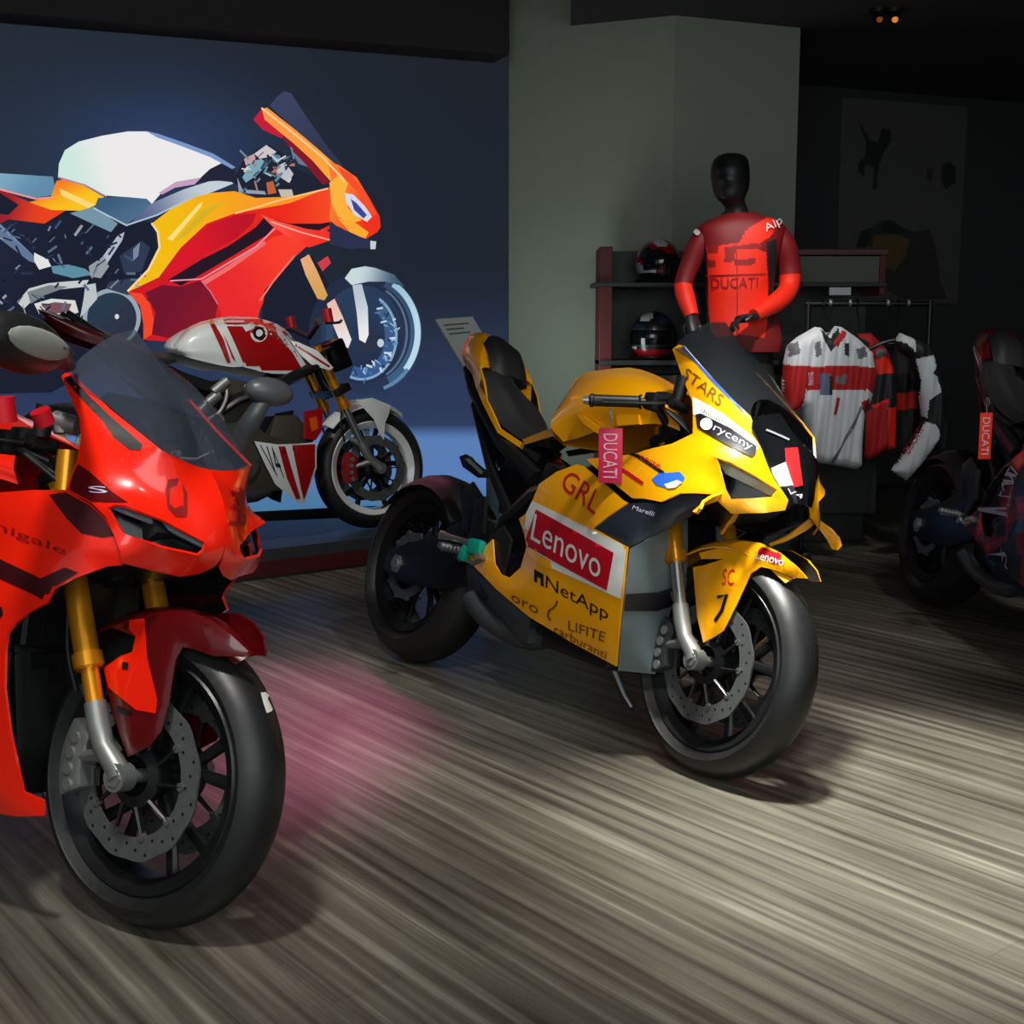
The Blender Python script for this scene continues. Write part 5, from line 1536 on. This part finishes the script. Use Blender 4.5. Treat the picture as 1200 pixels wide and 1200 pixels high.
part('cabinet', [(X(704), X(1034), YS, yb, .17, Z(440))], SHB)
part('plinth', [(X(712), X(1026), YS + .10, yb - .04, 0, .17)], BLACK)
part('price_label', [(X(968), X(993), YS - .036, YS - .032, Z(346), Z(337))], mat('white_label', (226, 222, 226), .5), 'white label', bev=0)
def helmet(name_label, u, v, Y, r, cols, yaw, zfloor):
    c = wpt(u, v, Y); c.z = zfloor + r * 1.02
    h = thing('motorcycle_helmet', name_label, 'helmet', (c.x, c.y, zfloor), (0, 0, yaw), 1, 'helmets on the shelf')
    bm = bmesh.new()
    def fn(p):
        if p.z < -r * .80: return 3
        if p.y < -.35 * r and -.30 * r < p.z < .30 * r and abs(p.x) < r * .86: return 2
        if p.z < -.42 * r: return 1
        n = sin(p.x / r * 5 + p.z / r * 3) + cos(p.z / r * 6 - p.x / r * 2) + .6 * sin(p.y / r * 7)
        return 4 if n > .75 else (5 if n < -.8 else 0)
    ball(bm, (0, 0, 0), (r * .90, r * 1.08, r), 40, 28, 0, fn)
    for q in bm.verts:
        if q.co.z < -r * .80: q.co.z = -r * .80 + (q.co.z + r * .80) * .2
        if q.co.y < -.5 * r and q.co.z < -.3 * r: q.co.y -= .12 * r * min(1, (-.3 * r - q.co.z) / (.4 * r))
        q.co.z += r * .84
    obj('helmet_shell', bm, cols, h)
    bm = bmesh.new()
    rows = []
    for j in range(9):
        z = -.27 * r + j * .56 * r / 8
        row = []
        for i in range(17):
            a = rad(-90 - 62 + 124 * i / 16); k = math.sqrt(max(.05, 1 - (z / r) ** 2)) * 1.02
            row.append(Vector((.9 * r * k * cos(a), 1.08 * r * k * sin(a), z + .84 * r)))
        rows.append(row)
    shell(bm, [p for q in rows for p in q], grid_faces(9, 17), .003)
    obj('visor', bm, mat('helmet_visor', (16, 18, 22), .08, 0, .5), h, 'dark visor')
    bm = bmesh.new(); tube(bm, [Vector((.86 * r * cos(rad(a)), 1.02 * r * sin(rad(a)), .10 * r)) for a in range(0, 361, 15)], .008, 6, cap=False); obj('neck_roll', bm, BLACK, h)
    return h
HR = mat('helmet_red', (150, 20, 26), .3, 0, .6); HW = mat('helmet_white', (196, 200, 204), .3, 0, .6); HK = mat('helmet_black', (24, 25, 28), .3, 0, .6); HN = mat('helmet_navy', (36, 40, 60), .3, 0, .5); HGN = mat('helmet_green', (40, 70, 54), .35, 0, .5)
helmet('red helmet with a white star design on the upper shelf board', 771, 302, YS + .14, .130, [HR, HK, HK, BLACK, HW, HK], .35, Z(331))
helmet('black helmet with white marks and a red chin on the lower shelf board', 766, 392, YS + .14, .142, [HK, HR, HGN, BLACK, HW, HN], -.3, Z(422))

# ------------------------------------------------------------------ clothes rail with hanging riding clothes
YR = 6.66
XR = lambda u: wpt(u, 400, YR).x
ZR = lambda v: wpt(900, v, YR).z
rk = thing('clothes_rail', 'dark clothes rail right of the mannequin', 'rail', (XR(1000), YR, 0))
bm = bmesh.new(); tube(bm, [(XR(942), YR, ZR(356)), (XR(1092), YR, ZR(356))], .014, 12); obj('rail_bar', local(bm, rk), SATIN, rk)
for u in (946, 1088):
    bm = bmesh.new(); tube(bm, [(XR(u), YR, ZR(353)), (XR(u), YR, .03)], .014, 12); box(bm, (XR(u), YR, .02), (.05, .3, .04), None, 0, .008); obj('rail_post', local(bm, rk), SATIN, rk)
for u in (971, 994, 1038, 1062):
    bm = bmesh.new(); disc(bm, (XR(u), YR, ZR(355)), (1, 0, 0), .020, .014, 14); obj('rail_clip', local(bm, rk), ALU, rk)
def garment(name, label, cat, outline, Y, depth, mats, paints, group=None, bd=13.0):
    V2, T = tri_fill([(p[0], p[1]) for p in outline], (), 2.0)
    def off(v): 
        d = min(segd(v[0], v[1], outline) / bd, 1.0); f = math.sqrt(max(0, 1 - (1 - d) ** 2))
        return f * (1 + .12 * sin(v[0] * .42 + v[1] * .05) * d)
    fr = [wpt(v[0], v[1], Y) + Vector((0, -depth * off(v), 0)) for v in V2]
    bk = [wpt(v[0], v[1], Y) + Vector((0, depth * .8 * off(v) + .004, 0)) for v in V2]
    pn = Panel(WORLD, V=fr, T=T, thick=0)
    for pt in paints:
        if pt[0] == 't': pn.text(pt[1], pt[2], pt[3], 4)
        elif pt[0] == 'l': pn.line(pt[1], pt[2], pt[3], 3)
    c = sum((Vector(p) for p in fr), Vector()) / len(fr)
    h = thing(name, label, cat, (c.x, Y, min(p.z for p in fr)), group=group)
    bm = bmesh.new()
    a = [bm.verts.new(p) for p in fr]; b = [bm.verts.new(p) for p in bk]; ed = set()
    flat_ = [p for p in paints if p[0] not in ('t', 'l')]
    for t in T:
        cx, cy = sum(V2[i][0] for i in t) / 3, sum(V2[i][1] for i in t) / 3; mi = 0
        for p in flat_:
            if inpoly(cx, cy, p[0]): mi = p[1]
        for q in (bm.faces.new([a[i] for i in t]), bm.faces.new([b[i] for i in t[::-1]])): q.material_index = mi
        for x, y in zip(t, t[1:] + t[:1]): ed.add((x, y))
    for x, y in ed:
        if (y, x) not in ed: bm.faces.new((a[y], a[x], b[x], b[y]))
    bmesh.ops.recalc_face_normals(bm, faces=bm.faces[:])
    for DV, T2, mi, sh in pn.dec:
        vv = [bm.verts.new(q) for q in DV]
        for t in T2:
            try: bm.faces.new([vv[i] for i in t]).material_index = mi
            except ValueError: pass
    obj('garment_body', local(bm, h), mats, h)
    # the hanger it hangs on
    top = min(outline, key=lambda p: p[1])
    bm = bmesh.new(); t0 = wpt(top[0], top[1] + 10, Y); r0 = Vector((t0.x, YR, ZR(356)))
    tube(bm, spline([t0 + Vector((-.17, 0, -.05)), t0 + Vector((-.06, 0, 0)), t0 + Vector((.06, 0, 0)), t0 + Vector((.17, 0, -.05))], 9), .010, 8)
    tube(bm, spline([t0, Vector((t0.x, Y * .5 + YR * .5, (t0.z + r0.z) / 2)), r0 + Vector((0, .0, -.03))], 6) + [r0 + Vector((0, -.022, -.01)), r0 + Vector((0, -.022, .008)), r0 + Vector((0, -.006, .024)), r0 + Vector((0, .016, .018))], .0035, 6)
    obj('hanger', local(bm, h), SATIN, h)
    return h
GW = mat('garment_white', (214, 218, 222), .7, bump=.3, scale=30); GR = mat('garment_red', (176, 20, 22), .7, bump=.3, scale=30); GB = mat('garment_black', (26, 27, 30), .6, bump=.3, scale=30)
GO = mat('garment_bright_red', (240, 38, 16), .6, bump=.3, scale=30); GBL = mat('garment_blue_grey', (96, 110, 140), .7); GD = mat('garment_grey_print', (110, 110, 116), .7)
GM = [GW, GR, GB, GO, GBL, GD]
garment('riding_jacket', 'white jacket with a red chest band hanging at the front of the rail', 'jacket',
        [(955, 383), (962, 384), (970, 393), (978, 382), (986, 383), (1006, 397), (1022, 413), (1026, 440), (1020, 470), (1013, 480), (1010, 515), (1009, 546), (1003, 550), (975, 545), (946, 541), (942, 500), (939, 478), (928, 486), (918, 482), (916, 450), (918, 424), (922, 405), (934, 395)], 6.40, .085, GM,
        [([(917, 427), (950, 429), (990, 428), (1024, 430), (1026, 442), (1020, 462), (1010, 454), (940, 455), (936, 478), (926, 486), (917, 478)], 1), ([(942, 452), (1010, 452), (1010, 457), (942, 457)], 1), ([(945, 456), (1008, 456), (1008, 459), (945, 459)], 0, 2),
         ([(955, 437), (968, 437), (968, 462), (957, 462)], 4, 3), ([(967, 440), (971, 440), (971, 462), (967, 462)], 2, 3), ([(974, 441), (988, 438), (986, 449), (975, 449)], 5, 3), ('t', 'DUCATI', [(946, 436), (954, 436), (954, 452), (946, 452)], 0),
         ([(958, 384), (970, 396), (980, 383), (978, 400), (969, 412), (960, 396)], 2, 2), ([(972, 402), (984, 386), (988, 390), (978, 406)], 1, 3), ([(950, 402), (956, 400), (958, 415), (952, 418)], 5, 2), ([(922, 404), (932, 400), (934, 414), (922, 418)], 5, 2), ([(998, 408), (1010, 406), (1012, 418), (1000, 420)], 5, 2), ([(984, 402), (989, 402), (990, 418), (985, 416)], 2, 2),
         ('l', [(1010, 476), (996, 506), (975, 542)], 3.2, 5), ('l', [(983, 466), (982, 474), (979, 486)], 3.5, 1), ([(1004, 470), (1014, 466), (1016, 480), (1008, 484)], 1, 2)])
garment('riding_jacket', 'red jacket with black elbows just right of the white jacket', 'jacket',
        [(1000, 390), (1008, 387), (1020, 389), (1038, 408), (1048, 430), (1051, 470), (1049, 526), (1036, 529), (1018, 540), (1010, 537), (1004, 470), (998, 420)], 6.58, .06, [GB, GR, GB, GO, GBL, GD],
        [([(1002, 391), (1020, 390), (1037, 409), (1047, 431), (1044, 437), (1024, 438), (1012, 420)], 1), ([(1022, 420), (1040, 416), (1047, 431), (1044, 437), (1026, 438)], 3, 2), ([(1018, 474), (1038, 466), (1036, 480), (1022, 486)], 3, 2), ([(1012, 482), (1036, 470), (1036, 528), (1018, 539), (1011, 536)], 1), ([(1037, 478), (1047, 476), (1049, 525), (1036, 527)], 3, 2), ([(1022, 410), (1036, 408), (1036, 416), (1024, 420)], 5, 3)])
garment('riding_jacket', 'black jacket with a bright red waist band between red jacket and white suit', 'jacket',
        [(1048, 394), (1062, 395), (1074, 410), (1077, 470), (1078, 536), (1054, 537), (1048, 470), (1044, 420)], 6.70, .05, [GB, GR, GB, GO, GBL, GD], [([(1046, 461), (1073, 458), (1072, 477), (1050, 481)], 3)])
garment('racing_suit', 'black racing suit with white panels at the right end of the rail', 'suit',
        [(1048, 399), (1054, 390), (1072, 396), (1090, 405), (1101, 430), (1107, 460), (1113, 505), (1108, 545), (1094, 526), (1078, 548), (1061, 564), (1043, 552), (1064, 520), (1080, 492), (1074, 450), (1066, 420), (1052, 412)], 6.46, .06, GM[:1] and [GB, GR, GB, GW, GBL, GD],
        [([(1048, 399), (1054, 390), (1070, 397), (1069, 412), (1058, 402)], 3), ([(1070, 420), (1091, 416), (1094, 430), (1088, 437), (1094, 440), (1099, 458), (1085, 468), (1083, 490), (1077, 484), (1076, 444)], 3), ([(1082, 494), (1092, 496), (1097, 508), (1091, 524), (1061, 563), (1044, 551), (1066, 520)], 3), ('t', 'DUCATI', [(1059, 528), (1078, 500), (1083, 505), (1066, 533)], 1)])

# ------------------------------------------------------------------ poster on the deep wall
base = rw0 + wn * .03
pp = thing('wall_poster', 'large dim poster high on the dark wall at the right', 'poster', (0, 0, 0))
def wr(u, v, k=0): return wallray(u, v, .004 * k, base)
def flat(polys, name, mats, parent):
    bm = bmesh.new()
    for pts, mi, k in polys:
        V, T = tri_fill(pts, (), 9); vs = [bm.verts.new(wr(p[0], p[1], k)) for p in V]
        for t in T:
            f = bm.faces.new([vs[i] for i in t]); f.material_index = mi
    for f in bm.faces:
        if f.normal.dot(wn) < 0: f.normal_flip()
    return obj(name, bm, mats, parent, smooth=False)
bm = bmesh.new(); q = [wr(987, 114), wr(1134, 125), wr(1122, 356), wr(980, 352)]
fr = [bm.verts.new(p) for p in q]; bk = [bm.verts.new(p - wn * .025) for p in q]
bm.faces.new(fr); bm.faces.new(bk[::-1])
for i in range(4): bm.faces.new((fr[i], fr[(i + 1) % 4], bk[(i + 1) % 4], bk[i]))
bmesh.ops.recalc_face_normals(bm, faces=bm.faces[:])
obj('poster_board', bm, mat('poster_grey', (84, 84, 82), .7), pp, smooth=False)
flat([([(1005, 141), (1012, 150), (1018, 162), (1028, 168), (1034, 150), (1044, 152), (1044, 166), (1036, 178), (1030, 194), (1027, 222), (1023, 222), (1024, 196), (1014, 192), (1012, 208), (1006, 200), (1006, 190), (1014, 184), (1015, 166)], 0, 1),
      ([(1104, 194), (1112, 189), (1120, 196), (1120, 214), (1108, 222), (1103, 212)], 0, 1), ([(1086, 198), (1094, 198), (1092, 212), (1086, 210)], 2, 1),
      ([(1003, 288), (1010, 270), (1022, 266), (1032, 258), (1046, 258), (1060, 268), (1072, 272), (1090, 268), (1096, 290), (1100, 312), (1102, 330), (1110, 350), (1060, 352), (1040, 340), (1030, 310), (1018, 288)], 2, 1),
      ([(1024, 276), (1048, 274), (1066, 280), (1062, 300), (1048, 318), (1034, 312), (1022, 290)], 1, 2), ([(1003, 290), (1010, 270), (1022, 268), (1016, 290)], 0, 2), ([(1030, 262), (1044, 258), (1062, 270), (1050, 274), (1034, 272)], 0, 2)],
     'poster_print', [mat('print_black', (40, 40, 40), .7), mat('print_amber', (104, 84, 50), .7), mat('print_grey', (56, 56, 54), .7)], pp)

# ------------------------------------------------------------------ small things
st_ = thing('info_stand', 'slim sign stand with a white placard behind the tail of the yellow bike', 'sign', (wpt(577, 500, 5.55).x, 5.55, 0))
bm = bmesh.new()
q = [wpt(510, 374, 5.55), wpt(554, 371, 5.60), wpt(585, 425, 5.50), wpt(545, 432, 5.45)]
n = (q[1] - q[0]).cross(q[3] - q[0]).normalized(); n = n if n.y < 0 else -n
fr = [bm.verts.new(p) for p in q]; bk = [bm.verts.new(p - n * .012) for p in q]
bm.faces.new(fr); bm.faces.new(bk[::-1])
for i in range(4): bm.faces.new((fr[i], fr[(i + 1) % 4], bk[(i + 1) % 4], bk[i]))
bmesh.ops.recalc_face_normals(bm, faces=bm.faces[:])
pk = obj('placard', local(bm, st_), mat('placard_white', (196, 200, 196), .5), st_, 'tilted white placard', smooth=False)
bm = bmesh.new()
for k, (a, b) in enumerate(((.12, .8), (.12, .6), (.12, .7))):
    t = .12 + k * .09
    L_ = lambda s, w: (q[0] * (1 - s) + q[1] * s) * (1 - w) + (q[3] * (1 - s) + q[2] * s) * w + n * .001
    bm.faces.new([bm.verts.new(p) for p in (L_(a, t), L_(b, t), L_(b, t + .03), L_(a, t + .03))])
obj('placard_lines', local(bm, st_), GREYP, pk, smooth=False)
bm = bmesh.new(); xx = wpt(577, 500, 5.57).x
box(bm, (xx, 5.57, wpt(577, 425, 5.57).z / 2), (.055, .025, wpt(577, 420, 5.57).z), None, 0, .004); obj('post', local(bm, st_), mat('blue_grey_post', (104, 124, 138), .3, .3), st_)
bm = bmesh.new(); box(bm, (xx, 5.57, .012), (.28, .28, .024), None, 0, .005); obj('base', local(bm, st_), SATIN, st_)

def hang_tag(label, P, bike_pt, h, w, m, txt, yaw):
    """card on a short cord hanging straight down from a bar"""
    c = P.M @ bike_pt
    t = thing('hang_tag', label, 'tag', (c.x, c.y, c.z - .055 - h), (0, 0, yaw))
    bm = bmesh.new(); box(bm, (0, 0, h / 2), (w, .003, h), None, 0, .0012)
    cd_ = obj('card', bm, m, t)
    V, F = text_mesh(txt); bm = bmesh.new()
    vs = [bm.verts.new(((.5 - b) * w * .6 * -1, -.0024, h * .9 - a * h * .8)) for a, b in V]
    for f in F: bm.faces.new([vs[i] for i in f])
    obj('lettering', bm, mat('pale_pink_ink', (240, 190, 214), .5), cd_, smooth=False)
    bm = bmesh.new(); tube(bm, spline([(0, 0, h - .005), (.0, 0, h + .03), (.0, 0, h + .055)], 6), .0022, 6)
    tube(bm, [(.0, .016 * sin(rad(a)), h + .055 + .016 * cos(rad(a)) - .016) for a in range(0, 361, 30)], .0016, 6, cap=False)
    obj('cord', bm, mat('grey_cord', (130, 130, 128), .6), t)
    return t
hang_tag('pink and white card tag hanging from the right handlebar of the yellow bike', PY, PY.at(716, 478, -.30), .152, .066, PINK, 'DUCATI', -.25)
hang_tag('orange card tag hanging from the dark bike handlebar at the right edge', PD, PD.at(1157, 466, -.30), .17, .05, ORANGE, 'DUCATI', .2)

# ceiling spots seen at the top right
def spot(u, v, label, strength, dx):
    p = wflo(u, v, zc) if False else ray(u, v)[0] + ray(u, v)[1] * ((zc - .05 - CH) / ray(u, v)[1].z)
    t = thing('ceiling_spot', label, 'ceiling light', (p.x, p.y, zc))
    bm = bmesh.new(); tube(bm, [(0, 0, 0), (0, 0, -.02)], .05, 20); tube(bm, [(0, 0, -.02), (dx, -.02, -.06)], .03, 16); obj('lamp_can', bm, BLACK, t)
    bm = bmesh.new(); ball(bm, (dx, -.03, -.06), .017, 14, 8); obj('bulb', bm, emit('warm_bulb_%d' % int(strength * 10), (255, 150, 60), strength), t, 'glowing amber bulb')
spot(1029, 22, 'dim amber ceiling spot, left one of the pair at top right', .15, 0)
spot(1047, 22, 'brighter amber ceiling spot, right one of the pair at top right', .7, 0)

# ------------------------------------------------------------------ light
w_ = bpy.data.worlds.new('world'); SC.world = w_; w_.use_nodes = True
w_.node_tree.nodes['Background'].inputs['Color'].default_value = (.85, .95, 1.0, 1)
w_.node_tree.nodes['Background'].inputs['Strength'].default_value = .30
def area(name, loc, aim, size, energy, col=(1, 1, 1), sy=None, spread=None):
    l = bpy.data.lights.new(name, 'AREA'); l.energy = energy; l.color = col; l.size = size
    if sy: l.shape = 'RECTANGLE'; l.size_y = sy
    if spread: l.spread = rad(spread)
    o = bpy.data.objects.new(name, l); COL.objects.link(o); o.location = loc
    o.rotation_euler = (Vector(aim) - Vector(loc)).to_track_quat('-Z', 'Y').to_euler(); return o
def spotl(name, loc, aim, energy, ang, blend=.8, col=(1, 1, 1), r=.08):
    l = bpy.data.lights.new(name, 'SPOT'); l.use_soft_falloff = True; l.energy = energy; l.color = col; l.spot_size = rad(ang); l.spot_blend = blend; l.shadow_soft_size = r
    o = bpy.data.objects.new(name, l); COL.objects.link(o); o.location = loc
    o.rotation_euler = (Vector(aim) - Vector(loc)).to_track_quat('-Z', 'Y').to_euler(); return o
area('shop_front_daylight', (.6, -1.6, 2.3), (0, 4.4, .7), 5.0, 88, (.95, 1, 1), 2.4)
spotl('floor_spot', (.40, 3.05, 2.88), (1.04, 2.86, 0), 980, 46, 1.0, (1, .99, .92), .14)
spotl('floor_spot', (.2, 1.2, 2.88), (.15, 2.5, 0), 25, 70, 1.0, (1, .98, .9), .14)
spotl('red_bike_spot', (-.75, 1.5, 2.9), (-.95, 2.6, .8), 200, 56, .8, (1, .97, .92), .12)
spotl('yellow_bike_spot', (.75, 2.9, 2.88), (.4, 3.7, .8), 150, 52, .8, (1, .97, .92), .10)
spotl('mannequin_spot', (1.0, 4.9, 2.85), (1.18, 6.5, 1.25), 215, 26, .7, (1, .96, .92), .08)
spotl('rail_spot', (1.9, 4.9, 2.85), (1.75, 6.4, 1.0), 70, 28, .8, (1, .98, .95), .08)
spotl('platform_spot', (-1.3, 4.4, 2.95), (-1.2, 6.1, .8), 130, 42, .8, (1, .98, .95), .1)
spotl('added_magenta_spot', (-.72, 6.75, 2.75), (-.78, 3.82, 0), 390, 19, 1.0, (1, .24, .46), .12)  # added lamp, stands in for the screen's reddish reflection on the floor
spotl('dark_bike_fill', (2.0, 3.7, 2.85), (1.95, 4.9, .6), 90, 40, .9, (1, .97, .93), .1)  # added weak neutral light against the screen's blue tint on this bike
area('pillar_fill', (.12, 6.7, .9), (.45, 7.7, 1.2), .4, 3.0, (.85, 1, .92))  # added fill to brighten the pillar face, no lamp stands there

SC.view_settings.view_transform = 'Standard'
SC.view_settings.look = 'None'
SC.view_settings.exposure = 0.0
SC.view_settings.gamma = 1.0
SC.view_settings.use_curve_mapping = False
